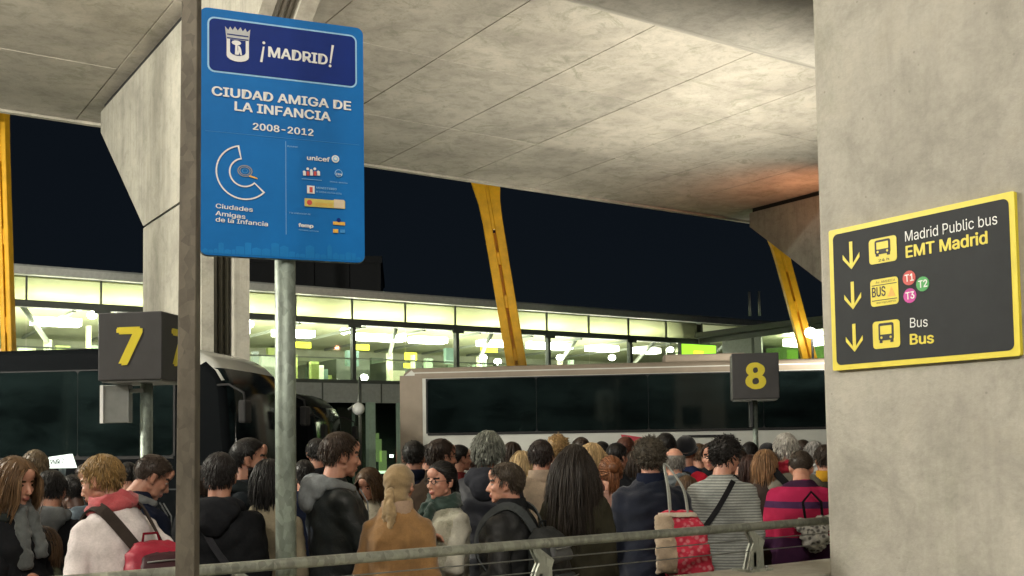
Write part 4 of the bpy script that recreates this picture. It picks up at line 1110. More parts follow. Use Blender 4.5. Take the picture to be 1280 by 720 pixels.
# ---- hair -------------------------------------------------------------------------------------------
HC = np.array((0, -.014, .030)); HR = np.array((.080, .101, .094))
LP_PHI = [0, 35, 60, 78, 92, 108, 135, 180]
LP_Z = {'m': [.066, .062, .040, -.012, .018, -.010, -.055, -.070], 'f': [.066, .058, .035, -.020, -.02, -.03, -.06, -.075]}
def hairline(q, sex, shift=0):
    phi = np.degrees(np.abs(np.arctan2(q[:, 0], q[:, 1]))); return np.interp(phi, LP_PHI, LP_Z[sex]) + shift
def hair_geo(kind, sex, seed, dens=1.0, length=.30, fine_=1.0):
    r = np.random.RandomState(seed)
    V, F, T = [], [], []
    def addg(v, f, t):
        o = sum(len(a) for a in V); V.append(v); F.extend([tuple(i + o for i in q) for q in f]); T.append(t)
    thick = {'short': .006, 'crop': .004, 'fringe': .005, 'layered': .012, 'long': .013, 'pony': .008, 'bun': .009, 'bob': .013, 'curly': .015}[kind]
    v, f = ell((0, 0, 0), (1, 1, 1), 40, 28)
    P = HC + v * HR; hl = hairline(P, sex)
    m = ssm(-.004, .016, P[:, 2] - hl)
    if kind == 'fringe': m = m * (1 - ssm(.060, .078, P[:, 2])) 
    top = ssm(-.02, .09, P[:, 2])
    rid = np.sin(np.arctan2(v[:, 0], v[:, 1] + .3) * 23 + 3 * np.sin(P[:, 2] * 60 + seed)) * .05 + r.randn(len(v)) * .04
    t = thick * (.55 + .6 * top) * (1 + rid)
    P = HC + v * (HR * 0.965 + (m * (t + .004) - (1 - m) * .020)[:, None])
    addg(P, f, .35 + .25 * rid / .2 * .5 + r.rand(len(v)) * .1)
    # strands
    N = int({'short': 800, 'crop': 600, 'fringe': 300, 'layered': 950, 'long': 1000, 'pony': 600, 'bun': 600, 'bob': 800, 'curly': 850}[kind] * dens)
    d = r.randn(N * 3, 3); d /= np.linalg.norm(d, axis=1, keepdims=True)
    q = HC + d * HR; ok = q[:, 2] > hairline(q, sex) + .004
    if kind == 'fringe': ok &= q[:, 2] < .062
    d = d[ok][:N]; q = q[ok][:N]; N = len(d)
    crown = np.array((.01, -.055, .115))
    L = {'short': .030, 'crop': .016, 'fringe': .030, 'layered': .058, 'long': length, 'pony': .24, 'bun': .17, 'bob': .15, 'curly': .042}[kind] * (.7 + .5 * r.rand(N))
    steps = 6 if kind in ('short', 'crop', 'fringe', 'curly', 'layered') else 11
    st = (L / steps)[:, None]
    comb = q - crown
    if kind in ('long', 'bob', 'layered'):
        comb = q - np.array((.012, .02, .128)); comb[:, 0] *= 1.5
    if kind == 'short': comb = q - np.array((.03, -.05, .12))
    tie = np.array((0, -.115, .030))
    if kind in ('pony', 'bun'): comb = tie - q
    comb /= np.linalg.norm(comb, axis=1, keepdims=True) + 1e-6
    nrm_ = d / HR; nrm_ /= np.linalg.norm(nrm_, axis=1, keepdims=True)
    vdir = comb * .8 + nrm_ * ({'short': .12, 'crop': .2, 'layered': .22, 'curly': .7}.get(kind, .1)); 
    p = q + nrm_ * thick * .5; lift = thick * (.6 + .9 * r.rand(N)[:, None])
    pts = []
    passed = np.zeros(N, bool)
    for s_ in range(steps + 1):
        pts.append(p.copy())
        if kind in ('pony', 'bun'):
            dist = np.linalg.norm(tie - p, axis=1); passed |= dist < .035
            tgt = tie - p; tgt /= (dist[:, None] + 1e-6)
            vdir = np.where(passed[:, None], np.array((0, -.25 if s_ < 6 else .08, -1.0)) + r.randn(N, 3) * .08, tgt)
            stp = np.where(passed[:, None], st, .030)
        else:
            g = {'long': .5, 'bob': .5, 'layered': .3, 'curly': .1, 'short': .22}.get(kind, .1)
            vdir = vdir + np.array((0, 0, -g)) + r.randn(N, 3) * ({'curly': .8, 'layered': .16}.get(kind, .07)); stp = st
        vdir /= np.linalg.norm(vdir, axis=1, keepdims=True) + 1e-6
        p = p + vdir * stp
        e = (p - HC) / (HR + lift); rr = np.linalg.norm(e, axis=1, keepdims=True)
        p = np.where(rr < 1, HC + (HR + lift) * e / (rr + 1e-6), p)
        # keep the face free, rest on neck and shoulders
        face = (p[:, 1] > .035) & (p[:, 2] < .055) & (np.abs(p[:, 0]) < .074)
        if kind in ('long', 'bob', 'layered', 'pony', 'bun'):
            hw_ = .076 * np.sqrt(np.clip((.088 - p[:, 2]) / .055, 0, 1)); fc = (p[:, 1] > .03) & (np.abs(p[:, 0]) < hw_)
            p[fc, 0] = (np.where(p[:, 0] >= 0, 1, -1) * hw_)[fc]
        low = p[:, 2] < -.10
        if kind in ('long', 'pony'):
            ww = np.interp(p[:, 2], [-.30, -.21, -.10], [.135, .12, .072])
            ry = np.interp(p[:, 2], [-.30, -.21, -.10], [.125, .105, .072])
            e2 = np.hypot(p[:, 0] / ww, (p[:, 1] + .035) / ry); ins = low & (e2 < 1)
            k2 = 1 / (e2 + 1e-6); p[ins, 0] *= k2[ins]; p[ins, 1] = -.035 + (p[ins, 1] + .035) * k2[ins]
            fr = low & (p[:, 1] > 0); p[fr, 1] *= .9
    pts = np.array(pts)
    w0 = {'short': .0036, 'crop': .0028, 'fringe': .003, 'layered': .0042, 'long': .0044, 'pony': .0045, 'bun': .0042, 'bob': .0046, 'curly': .0042}[kind] * fine_
    for i in range(N):
        S = pts[:, i]; n = len(S); tan = np.gradient(S, axis=0); tan /= np.linalg.norm(tan, axis=1, keepdims=True) + 1e-6
        out = S - HC; out /= np.linalg.norm(out, axis=1, keepdims=True) + 1e-6
        a = np.cross(tan, out); a /= np.linalg.norm(a, axis=1, keepdims=True) + 1e-6; b = np.cross(a, tan)
        wd = w0 * np.interp(np.linspace(0, 1, n), [0, .3, .8, 1], [.7, 1, .8, .12])[:, None] * (.7 + .6 * r.rand())
        vs = np.stack([S + a * wd, S - a * wd, S + b * wd * .55], 1).reshape(-1, 3)
        fs = []
        for k in range(n - 1):
            o = k * 3
            fs += [(o, o + 1, o + 4, o + 3), (o + 1, o + 2, o + 5, o + 4), (o + 2, o, o + 3, o + 5)]
        addg(vs, fs, np.full(len(vs), np.clip(.5 + .26 * r.randn(), 0, 1)))
    if kind == 'bun':
        v, f = ell((0, -.125, .045), (.042, .035, .042), 16, 10); v = v + r.randn(*v.shape) * .002; addg(v, f, np.clip(.4 + r.randn(len(v)) * .2, 0, 1))
    return np.vstack(V), F, np.concatenate(T)
def rotx(a): c, s = math.cos(a), math.sin(a); return np.array(((1, 0, 0), (0, c, -s), (0, s, c)))
def rotz_(a): c, s = math.cos(a), math.sin(a); return np.array(((c, -s, 0), (s, c, 0), (0, 0, 1)))
def roty(a): c, s = math.cos(a), math.sin(a); return np.array(((c, 0, s), (0, 1, 0), (-s, 0, c)))
ARM = {  # elbow, wrist offsets from the shoulder; x outward
    'down': ((.045, -.02, -.28), (.055, .03, -.53)), 'phone': ((.035, .03, -.27), (-.09, .23, -.15)), 'bent': ((.06, -.04, -.27), (-.03, .19, -.31)),
    'fold': ((.05, .05, -.26), (-.16, .20, -.22)), 'strap': ((.05, .02, -.26), (-.08, .13, -.06)), 'reach': ((.05, .12, -.24), (-.02, .36, -.20)), 'hip': ((.13, -.07, -.24), (.05, .06, -.42)),
    'bag': ((.10, -.06, -.25), (.02, .14, -.34))}
PEOPLE = []
def person(px, top, Y, a, label, coat, sex='m', hair='short', hc=(.03, .02, .014), tone=1, legs=(.02, .022, .03), hem=.84, bulk=.015, lean=0, hy=0, hp=0, hr=0,
           arms=('down', 'down'), kind='plain', col2=None, sleeve=None, hood=None, scarf=None, collar=None, hand=0, vox=.017, extras=(), hlen=.3, dens=1.0, flare=0, hat=None, glasses=False, group='people waiting in the crowd', headcover=None, beard=None, vest=None):
    """a: 0 seen from behind, -90 facing right, 90 facing left, 180 facing the camera"""
    base = at(px, top, Y); H = base.z
    if Y > 6.3: vox = max(vox, .021); dens *= .62
    if Y > 8: dens *= .7; vox = .026
    if Y < 6.1: vox = max(vox, .016); dens *= 1.25
    fine_ = .72 if Y < 6.1 else 1.0
    up_ = math.cos(R(lean))
    k = H / (1.735 - (1 - up_) * .7 - .05 * math.sin(R(max(0, hp))))
    seed = int(px * 7 + top)
    def S(p): return np.asarray(p, float)
    f = sex == 'f'; sw = .150 if f else .170
    bk = bulk
    prims = []
    zb = 0.93
    LM = rotx(-R(lean))
    def bend(P):
        P = np.array(P, float).reshape(-1, 3); out = P.copy(); t = np.clip((P[:, 2] - .86) / .22, 0, 1)
        for i in range(len(P)):
            if t[i] > 0:
                q = P[i] - np.array((0, 0, zb)); out[i] = rotx(-R(lean) * t[i]) @ q + np.array((0, 0, zb))
        return out
    hipw = .165 if f else .158
    rings = []
    if hem < .8: rings += [(hem, .185 + bk + flare, .135 + bk + flare, 0, 0), (hem + .03, .19 + bk + flare, .14 + bk + flare, 0, 0)]
    else: rings += [(hem - .02, hipw + bk * .6, .125 + bk * .6, 0, 0), (hem, hipw + bk, .13 + bk, 0, 0)]
    rings += [(.95, hipw + bk, .135 + bk, 0, 0), (1.08, (.132 if f else .150) + bk, .112 + bk, .004, 0), (1.20, (.142 if f else .160) + bk, .122 + bk, .006, 0),
              (1.31, (.150 if f else .168) + bk, .125 + bk, 0, 0), (1.37, sw - .012 + bk * .8, .108 + bk, -.010, 0), (1.41, sw - .045 + bk * .6, .090 + bk * .6, -.015, 0),
              (1.45, .100 + bk * .4, .072 + bk * .4, -.018, 0), (1.49, .066 + bk * .2, .060 + bk * .2, -.018, 0)]
    tv, tf = loft(rings, 24); prims.append((bend(tv), tf))
    if f: 
        for s in (-1, 1): v, q = ell((s * .075, .105 + bk * .6, 1.27), (.062, .05, .058)); prims.append((bend(v), q))
    segs = []; wr = []
    for s, arm in ((-1, arms[0]), (1, arms[1])):
        e, w_ = ARM[arm]; sh = np.array((s * (sw - .018), -.012, 1.368)); e = sh + np.array((s * e[0], e[1], e[2])); w_ = sh + np.array((s * w_[0], w_[1], w_[2]))
        sh, e, w_ = bend([sh, e, w_]); ra = (.041 if f else .048) + bk * .6
        prims += [cap(sh, e, ra * 1.12, ra * .92), cap(e, w_, ra * .9, ra * .72)]; prims.append(ell(sh, (ra * 1.12, ra * 1.12, ra * 1.05)))
        segs.append((sh, e, w_)); d = w_ - e; d /= np.linalg.norm(d); wr.append((w_, d, s))
    for s in (-1, 1):
        hp_, kn, an = (s * .092, 0, .93), (s * .105, .025, .50), (s * .11, -.01, .10)
        prims += [cap(hp_, kn, .092 if not f else .09, .064), cap(kn, an, .062, .048), ell((s * .115, .055, .042), (.046, .135, .042))]
        prims.append(cap(an, (s * .115, 0, .05), .05, .05))
    V, F = remesh(prims, vox, 5)
    Fc = V[np.array([q[:4] if len(q) > 3 else list(q) + [q[2]] for q in F])].mean(1)
    # regions
    def dseg(P, a_, b_):
        a_ = np.array(a_); b_ = np.array(b_); t = np.clip(((P - a_) @ (b_ - a_)) / ((b_ - a_) @ (b_ - a_)), 0, 1); return np.linalg.norm(P - (a_ + t[:, None] * (b_ - a_)), axis=1), t
    darm = np.full(len(Fc), 9.); tarm = np.zeros(len(Fc))
    for sh, e, w_ in segs:
        d1, t1 = dseg(Fc, sh, e); d2, t2 = dseg(Fc, e, w_)
        dd = np.minimum(d1, d2); tt = np.where(d1 < d2, t1, 1 + t2); b_ = dd < darm; darm = np.where(b_, dd, darm); tarm = np.where(b_, tt, tarm)
    isarm = darm < .085 + bk * .5
    mi = np.where(Fc[:, 2] < .09, 2, np.where((Fc[:, 2] < hem + .004) & ~(isarm & (np.abs(Fc[:, 0]) > .15)), 1, 0))
    near_arm = isarm & ((np.abs(Fc[:, 0]) > sw + bk - .01) | (Fc[:, 1] > .17 + bk))
    if vest is not None: mi = np.where(near_arm & (mi == 0), 4, mi)
    if sleeve is not None: mi = np.where(near_arm & (tarm > sleeve), 3, mi)
    V = wrinkle(V, F, .0022 + bk * .028, seed)
    # head
    Rh = rotz_(R(hy)) @ rotx(-R(hp)) @ roty(R(hr))
    nb = bend([(0, -.022, 1.475)])[0]
    sc_h = .90 if f else .92
    def HT(P): return nb + (rotx(-R(lean) * .6) @ Rh @ ((np.asarray(P) - np.array((0, -.040, -.135))) * sc_h).T).T
    hk = sex + ('l' if Y > 6.3 else ''); hv, hf = HEADS[hk]; hcc = HEADC[hk]
    hmi = np.full(len(hf), 3)
    hmi[(hcc[:, 1] > .085) & (np.abs(hcc[:, 0]) < .023 - 40 * (hcc[:, 2] + .069) ** 2 * 5) & (hcc[:, 2] < -.059) & (hcc[:, 2] > -.080)] = 5
    eb = (hcc[:, 1] > .06) & (np.abs(np.abs(hcc[:, 0]) - .033) < .019) & (hcc[:, 2] > .018 + .0) & (hcc[:, 2] < .027 + (.003 if not f else 0)); hmi[eb] = 6
    if beard: hmi[(hcc[:, 2] < -.045) & (hcc[:, 1] > -.01) & (hcc[:, 2] > -.125) & (hmi == 3) & ~((hcc[:, 1] > .098))] = 6
    parts = [(V, F, mi), (HT(hv), hf, hmi)]
    for s in (-1, 1):
        ev, ef = ell((s * .031, .0725, .001), (.0145, .0120, .0095), 12, 8)
        ec = ev[np.array([list(q) + [q[-1]] * (4 - len(q)) for q in ef])].mean(1)
        em = np.where((np.hypot(ec[:, 0] - s * .031, ec[:, 2] - .001) < .0065) & (ec[:, 1] > .08), 8, np.where((ec[:, 2] > .0045) | (ec[:, 2] < -.004), 3, 7)); parts.append((HT(ev), ef, em))
    for w_, d, s in wr:
        z = -d; x_ = np.array((-s * 1.0, 0, 0)); x_ = x_ - z * (x_ @ z); 
        if np.linalg.norm(x_) < .3: x_ = np.array((0, 1., 0)) - z * z[1]
        if abs(d[2]) > .8: x_ = np.array((0, 1., 0)); x_ = x_ - z * (x_ @ z)
        x_ /= np.linalg.norm(x_); y_ = np.cross(z, x_)
        B = np.stack([x_, y_, z], 1); hv2, hf2 = HANDS[2 if Y > 5.75 else hand]
        hv3 = hv2 * (.93 if f else 1.02)
        if (s < 0) != (abs(d[2]) > .8): hv3 = hv3 * np.array((1, -1, 1))
        parts.append((w_ + d * .045 + hv3 @ B.T, hf2, np.full(len(hf2), 3)))
    VV, FF, MM, o = [], [], [], 0
    for v, q, m_ in parts: VV.append(v); FF += [tuple(i + o for i in t) for t in q]; MM.append(m_); o += len(v)
    coatm = cloth(coat, kind, col2); legm = cloth(legs)
    mats = [coatm, legm, M_SHOE, skin(tone), cloth(vest) if vest else coatm, M_LIPS, hairmat(tuple(c * .8 for c in hc)), M_EYEW, M_EYED]
    if tone == 3: mats[5] = skin(3)
    body = raw('person', np.vstack(VV) * k, FF, mats, None, np.concatenate(MM))
    rz = R(YAW + a); body.rotation_euler = (0, 0, rz)
    # put the crown of the head on the ray through (px, top)
    crown = HT(np.array([(0, -.01, .12)]))[0] * k; c_, s__ = math.cos(rz), math.sin(rz)
    body.location = (base.x - (crown[0] * c_ - crown[1] * s__), base.y - (crown[0] * s__ + crown[1] * c_), 0)
    tag(body, label, 'person', group)
    if hair:
        hv_, hf_, ht_ = hair_geo(hair, sex, seed, dens, hlen, fine_)
        raw('hair', HT(hv_) * k, hf_, [hairmat(hc)], body, tint=ht_)
        if hair == 'pony': raw('hair_band', HT(ell((0, -.122, .028), (.017, .012, .017))[0]) * k, ell((0, 0, 0), (1, 1, 1))[1], [M_BLACKRUB], body)
    C = lambda c, kd='plain': cloth(c, kd)
    if hood:   # lowered hood lying on the shoulders
        pr = [ell((0, -.105 - bk * .5, 1.435), (.125, .062, .075)), cap((-.10, -.05, 1.455), (-.075, .055, 1.43), .038, .026), cap((.10, -.05, 1.455), (.075, .055, 1.43), .038, .026), ell((0, -.12 - bk, 1.39), (.085, .05, .08)), cap((-.08, -.09, 1.475), (.08, -.09, 1.475), .03, .03)]
        hv_, hf_ = remesh([(bend(v), q) for v, q in pr], .011, 3); hv_ = wrinkle(hv_, hf_, .0018, seed + 3, 1.4)
        raw('hood', hv_ * k, hf_, [C(hood)], body)
        for s in (-1, 1):
            mb = MB(); mb.tube([Vector(q) for q in bend([(s * .045, .085 + bk, 1.43), (s * .05, .125 + bk, 1.36), (s * .048, .128 + bk, 1.25)]) * k], .004 * k, 6); mb.build('drawstring', C(hood), body)
    if collar:
        rr = [(1.435, .098, .086, -.02, 0), (1.47, .086, .078, -.018, 0), (1.515, .080, .074, -.016, 0), (1.52, .070, .066, -.016, 0), (1.45, .066, .060, -.018, 0)]
        v, q = loft(rr, 22); raw('collar', wrinkle(bend(v), q, .001, seed) * k, q, [C(collar)], body)
    if scarf:
        pr = []
        for j in range(22):
            t0 = 2 * math.pi * j / 22; t1 = 2 * math.pi * (j + 1) / 22
            for zz, rx, rad in ((1.46, .092, .026), (1.50, .080, .024)):
                z0 = zz + .012 * math.sin(t0 * 2 + seed); z1 = zz + .012 * math.sin(t1 * 2 + seed)
                pr.append(cap((rx * math.cos(t0), rx * .9 * math.sin(t0) - .012, z0), (rx * math.cos(t1), rx * .9 * math.sin(t1) - .012, z1), rad, rad, 8))
        if scarf[1]: pr += [cap((.03, .10, 1.45), (.05, .14 + bk, 1.22), .03, .036), cap((-.03, .10, 1.45), (-.045, .14 + bk, 1.26), .028, .034)]
        hv_, hf_ = remesh([(bend(v), q) for v, q in pr], .0095, 2); hv_ = wrinkle(hv_, hf_, .0028, seed + 5, 2.2)
        raw('scarf', hv_ * k, hf_, [cloth(scarf[0], 'wool')], body)
    if hat == 'beanie':
        v, q = ell((0, -.014, .045), (.092, .112, .095), 32, 20); v[:, 2] = np.maximum(v[:, 2], .030 + (v[:, 1] < 0) * v[:, 1] * .5); raw('beanie', HT(v) * k, q, [C((.015, .016, .02), 'wool')], body)
        mb = MB(); ring = [(.094 * math.cos(t * .2618), -.014 + .114 * math.sin(t * .2618), .035 + min(0, -.014 + .114 * math.sin(t * .2618)) * .5) for t in range(25)]
        mb.tube([Vector(p) for p in HT(np.array(ring)) * k], .012 * k, 8); mb.build('beanie_cuff', C((.015, .016, .02), 'wool'), body)
    if hat == 'cap':
        v, q = ell((0, -.014, .045), (.090, .108, .085), 32, 20); v[:, 2] = np.maximum(v[:, 2], .045); raw('cap_crown', HT(v) * k, q, [C((.014, .014, .018))], body)
        mb = MB(); pts_ = [(x, .085 + .075 * math.sqrt(max(0, 1 - (x / .07) ** 2)), .045) for x in np.linspace(-.07, .07, 9)] + [(.05, .085, .05), (-.05, .085, .05)]
        vs = [tuple(p) for p in HT(np.array(pts_)) * k] + [tuple(p) for p in HT(np.array([(x, y, z + .005) for x, y, z in pts_])) * k]; n = 11
        mb.add(vs, [tuple(range(n))[::-1], tuple(range(n, 2 * n))] + [(i, (i + 1) % n, n + (i + 1) % n, n + i) for i in range(n)]); mb.build('cap_peak', C((.014, .014, .018)), body)
    if hat == 'hoodup':
        pr = [ell((0, -.025, .030), (.100, .118, .118), 22, 14), ell((0, -.05, -.08), (.095, .10, .09)), ell((0, -.06, -.15), (.13, .10, .06))]
        hv_, hf_ = remesh([(v, q) for v, q in pr], .012, 3)
        fr = (hv_[:, 1] > .02) & (np.abs(hv_[:, 0]) < .082) & (hv_[:, 2] > -.13) & (hv_[:, 2] < .10); hv_[fr, 1] = .02 + (hv_[fr, 1] - .02) * .15
        raw('hood', HT(wrinkle(hv_, hf_, .0016, seed)) * k, hf_, [coatm], body)
    if headcover:
        pr = [ell((0, -.018, .028), (.089, .110, .103), 24, 16), ell((0, -.055, -.055), (.072, .075, .075)), cap((-.055, -.02, -.10), (.055, -.02, -.10), .035, .035)]
        hv_, hf_ = remesh(pr, .0085, 2)
        ph = np.arctan2(hv_[:, 0], hv_[:, 1]); hv_ = hv_ + normals(hv_, hf_) * (.0022 * np.sin(hv_[:, 2] * 130 + np.abs(hv_[:, 0]) * 90))[:, None]
        face = (hv_[:, 1] > .03) & (np.abs(hv_[:, 0]) < .066) & (hv_[:, 2] < .07) & (hv_[:, 2] > -.16); hv_[face, 1] = .03 + (hv_[face, 1] - .03) * .1
        raw('headscarf', HT(hv_) * k, hf_, [cloth(headcover, 'wool')], body)
        kn = [ell((0, -.125, -.030), (.024, .02, .022)), cap((.004, -.135, -.035), (.016, -.165, -.16), .018, .034), cap((.016, -.165, -.16), (.010, -.175, -.27), .034, .012), cap((-.006, -.135, -.035), (-.022, -.155, -.13), .015, .026), cap((-.022, -.155, -.13), (-.030, -.165, -.20), .026, .010)]
        hv_, hf_ = remesh(kn, .008, 2); hv_[:, 1] = -.14 + (hv_[:, 1] + .14) * .6
        raw('scarf_tail', HT(wrinkle(hv_, hf_, .002, seed, 2.5)) * k, hf_, [cloth(headcover, 'wool')], body)
    if glasses:
        mb = MB()
        for s in (-1, 1):
            mb.tube([Vector(p) for p in HT(np.array([(s * .032 + .021 * math.cos(t), .098, .001 + .015 * math.sin(t)) for t in np.linspace(0, 6.283, 13)])) * k], .0020 * k, 5)
            mb.tube([Vector(p) for p in HT(np.array([(s * .053, .097, .004), (s * .078, .06, .006), (s * .086, -.01, .004)])) * k], .0019 * k, 5)
        mb.tube([Vector(p) for p in HT(np.array([(-.011, .099, .002), (.011, .099, .002)])) * k], .002 * k, 5); mb.build('glasses', M_BLACKRUB, body)
    info = dict(o=body, k=k, bend=bend, HT=HT, bk=bk, sw=sw, wr=wr, rz=rz, Y=Y, segs=segs)
    PEOPLE.append(info); return info
# ---- carried things (top-level, in the carrier's place) ---------------------------------------------
def carried(name, P, label, cat, group=None):
    o = empty(name, P['o'].location, P['rz']); tag(o, label, cat, group); return o
def place_at(o, P, loc):
    """move the empty to local point loc while children keep their place"""
    off = Vector(loc); 
    for ch in o.children: ch.location = ch.location - off
    o.location = Vector(o.location) + Matrix.Rotation(P['rz'], 3, 'Z') @ off
def backpack(P, label, c1, c2=None, c3=None, scale=1.0, dx=0.0, dz=0.0, kind='shell', sc=None):
    k, bk = P['k'], P['bk']; B = P['bend']; c2 = c2 or c1; c3 = c3 or c2
    t = carried('backpack', P, label, 'backpack', 'backpacks'); w_ = .15 * scale; y0 = -.125 - bk
    def rb(name, prims, mt, vx=.012, amp=.002):
        v, f_ = remesh([(B(a), b) for a, b in prims], vx, 4); v = wrinkle(v, f_, amp, int(w_ * 1000) + len(v) % 17, 1.5); return raw(name, v * k, f_, [mt], t)
    Z = 1.38 + dz; z0 = Z - .46 * scale
    body, _ = loft([(z0, w_ * .9, .06, y0 - .085, dx), (z0 + .03, w_, .085, y0 - .09, dx), (Z - .16, w_, .085, y0 - .09, dx), (Z - .05, w_ * .88, .07, y0 - .075, dx), (Z, w_ * .5, .035, y0 - .05, dx)], 20, 3.2), 0
    rb('bag_body', [body], cloth(c1, kind))
    pk = loft([(z0 + .03, w_ * .72, .03, y0 - .185, dx), (z0 + .06, w_ * .80, .045, y0 - .18, dx), (z0 + .20, w_ * .80, .045, y0 - .18, dx), (z0 + .24, w_ * .66, .028, y0 - .175, dx)], 16, 3)
    rb('pocket', [pk], cloth(c2, kind), .010, .0015)
    pk2 = loft([(Z - .18, w_ * .74, .02, y0 - .165, dx), (Z - .16, w_ * .80, .03, y0 - .165, dx), (Z - .08, w_ * .66, .028, y0 - .14, dx), (Z - .06, w_ * .5, .015, y0 - .13, dx)], 16, 3)
    rb('top_pocket', [pk2], cloth(c3, kind), .010, .001)
    for zz, yy in ((z0 + .215, y0 - .231), (Z - .115, y0 - .19)):
        mb = MB(); mb.tube([Vector(q) * k for q in B([(dx + x, yy + .012 * (x / w_) ** 2 * 3, zz + .01) for x in np.linspace(-w_ * .6, w_ * .6, 7)])], .0035 * k, 6); mb.build('zip', M_STEEL, t)
    for s in (-1, 1):
        path = [(dx + s * .06, y0 - .03, Z - .02), (s * .085, -.09 - bk, 1.44 + bk * .6), (s * .10, -.02, 1.462 + bk), (s * .115, .075 + bk, 1.40), (s * .125, .118 + bk, 1.30), (s * .145, .10 + bk, 1.19), (s * (.175 + bk), .0, 1.09), (dx + s * w_ * .95, y0 - .03, z0 + .05)]
        # smooth path
        Pp = np.array(path); tt = np.linspace(0, len(Pp) - 1, 26); Q = np.stack([np.interp(tt, range(len(Pp)), Pp[:, i]) for i in range(3)], 1)
        for _ in range(3): Q[1:-1] = (Q[:-2] + Q[1:-1] * 2 + Q[2:]) / 4
        ribbon(t, 'strap', B(Q) * k, .024 * k, .008 * k, cloth(sc or (c2 if c2 != c1 else tuple(x * .6 for x in c1))))
    mb = MB(); mb.tube([Vector(q) * k for q in B([(dx - .04, y0 - .05, Z - .01), (dx - .03, y0 - .05, Z + .035), (dx + .03, y0 - .05, Z + .035), (dx + .04, y0 - .05, Z - .01)])], .006 * k, 6); mb.build('handle', cloth(tuple(x * .5 for x in c1)), t)
    place_at(t, P, B([(dx, y0 - .09, z0)])[0] * k)
    return t
def ribbon(parent, name, Q, hw, th, mat, outc=(0, 0, 1.25)):
    Q = np.array(Q); tan = np.gradient(Q, axis=0); tan /= np.linalg.norm(tan, axis=1, keepdims=True) + 1e-9
    out = Q - np.array(outc); out[:, 2] *= .6; out -= tan * (out * tan).sum(1)[:, None]; out /= np.linalg.norm(out, axis=1, keepdims=True) + 1e-9
    a = np.cross(tan, out)
    vs = np.stack([Q + a * hw, Q + a * hw + out * th, Q - a * hw + out * th, Q - a * hw], 1).reshape(-1, 3); n = len(Q); fs = []
    for i in range(n - 1):
        o = i * 4; fs += [(o + j, o + (j + 1) % 4, o + 4 + (j + 1) % 4, o + 4 + j) for j in range(4)]
    fs += [(0, 3, 2, 1), (4 * n - 4, 4 * n - 3, 4 * n - 2, 4 * n - 1)]
    return raw(name, vs, fs, [mat], parent, smooth=False)
def crossbag(P, label, col, side=1, strapcol=(.012, .012, .014), bag=True, low=1.0, kind='shell', size=1.0):
    """bag on the side (+1 person's right) with the strap over the opposite shoulder"""
    k, bk = P['k'], P['bk']; B = P['bend']; t = carried('shoulder_bag', P, label, 'shoulder bag', 'bags carried in the crowd'); s = side
    bx = s * (.205 + bk)
    path = [(bx, .03, low), (s * .12, .145 + bk, 1.10), (0, .145 + bk, 1.27), (-s * .075, .085 + bk, 1.42), (-s * .095, 0, 1.465 + bk * .8), (-s * .075, -.10 - bk, 1.42), (0, -.135 - bk, 1.28), (s * .12, -.14 - bk, 1.12), (bx, -.05, low)]
    Pp = np.array(path); tt = np.linspace(0, len(Pp) - 1, 34); Q = np.stack([np.interp(tt, range(len(Pp)), Pp[:, i]) for i in range(3)], 1)
    for _ in range(3): Q[1:-1] = (Q[:-2] + Q[1:-1] * 2 + Q[2:]) / 4
    ribbon(t, 'strap', B(Q) * k, .016 * k, .006 * k, cloth(strapcol))
    z1 = low + .02; z0 = low - .24 * size
    v, f_ = loft([(z0, .035, .11 * size, -.02, bx + s * .03), (z0 + .03, .05, .13 * size, -.02, bx + s * .03), (z1 - .06, .045, .13 * size, -.02, bx + s * .03), (z1, .02, .12 * size, -.02, bx + s * .03)], 18, 3)
    v, f_ = remesh([(B(v), f_)], .011, 3); raw('bag_body', wrinkle(v, f_, .0025, 5, 1.6) * k, f_, [cloth(*col) if isinstance(col[0], tuple) else cloth(col, kind)], t)
    v, f_ = loft([(z1 - .12 * size, .012, .11 * size, -.02, bx + s * .08), (z1 + .005, .016, .125 * size, -.02, bx + s * .065)], 14, 3); raw('flap', B(v) * k, f_, [cloth(*col) if isinstance(col[0], tuple) else cloth(col, kind)], t)
    place_at(t, P, B([(bx, 0, z0)])[0] * k); return t
# ================================================================== the crowd
BLK = (.010, .011, .013); NAVY = (.009, .013, .030); DGR = (.028, .030, .032); BRN = (.040, .026, .017)
H_BLK = (.010, .009, .009); H_DBR = (.030, .018, .012); H_BR = (.085, .048, .024); H_GR = (.20, .19, .17); H_BL = (.36, .23, .10); H_AUB = (.17, .065, .025); H_WH = (.48, .46, .42)
# --- left of the brown post
person(22, 567, 4.75, -112, 'woman with long light brown hair and a grey scarf at the left edge, looking right', BLK, 'f', 'long', (.14, .08, .038), 0, scarf=((.09, .10, .10), True), hp=10, arms=('fold', 'bag'), hem=.6, hood=(.02, .025, .024), hlen=.26, vox=.015)
person(44, 559, 6.6, 25, 'person with greyish brown hair behind the long-haired woman at left', (.05, .035, .03), 'm', 'short', (.13, .095, .055), 1, hy=10)
person(66, 584, 5.5, 8, 'black-haired person with a pale grey hood down at left', BLK, 'm', 'short', H_BLK, 1, hood=(.13, .14, .145), hp=14)
person(88, 590, 6.2, 60, 'dark-skinned person in a dark coat glimpsed beside the lit roof sign', BLK, 'm', 'crop', H_BLK, 3, hood=(.10, .13, .16), hp=12)
P = person(122, 563, 4.5, 44, 'woman with short streaky blonde hair, pink scarf and white T-shirt', (.72, .66, .66), 'f', 'short', (.27, .165, .06), 0, legs=(.03, .035, .06), sleeve=.93, hy=34, hp=10, lean=14, bulk=.018,
           kind='plain', scarf=((.46, .09, .10), False), arms=('bag', 'hip'), vox=.014, hand=1)
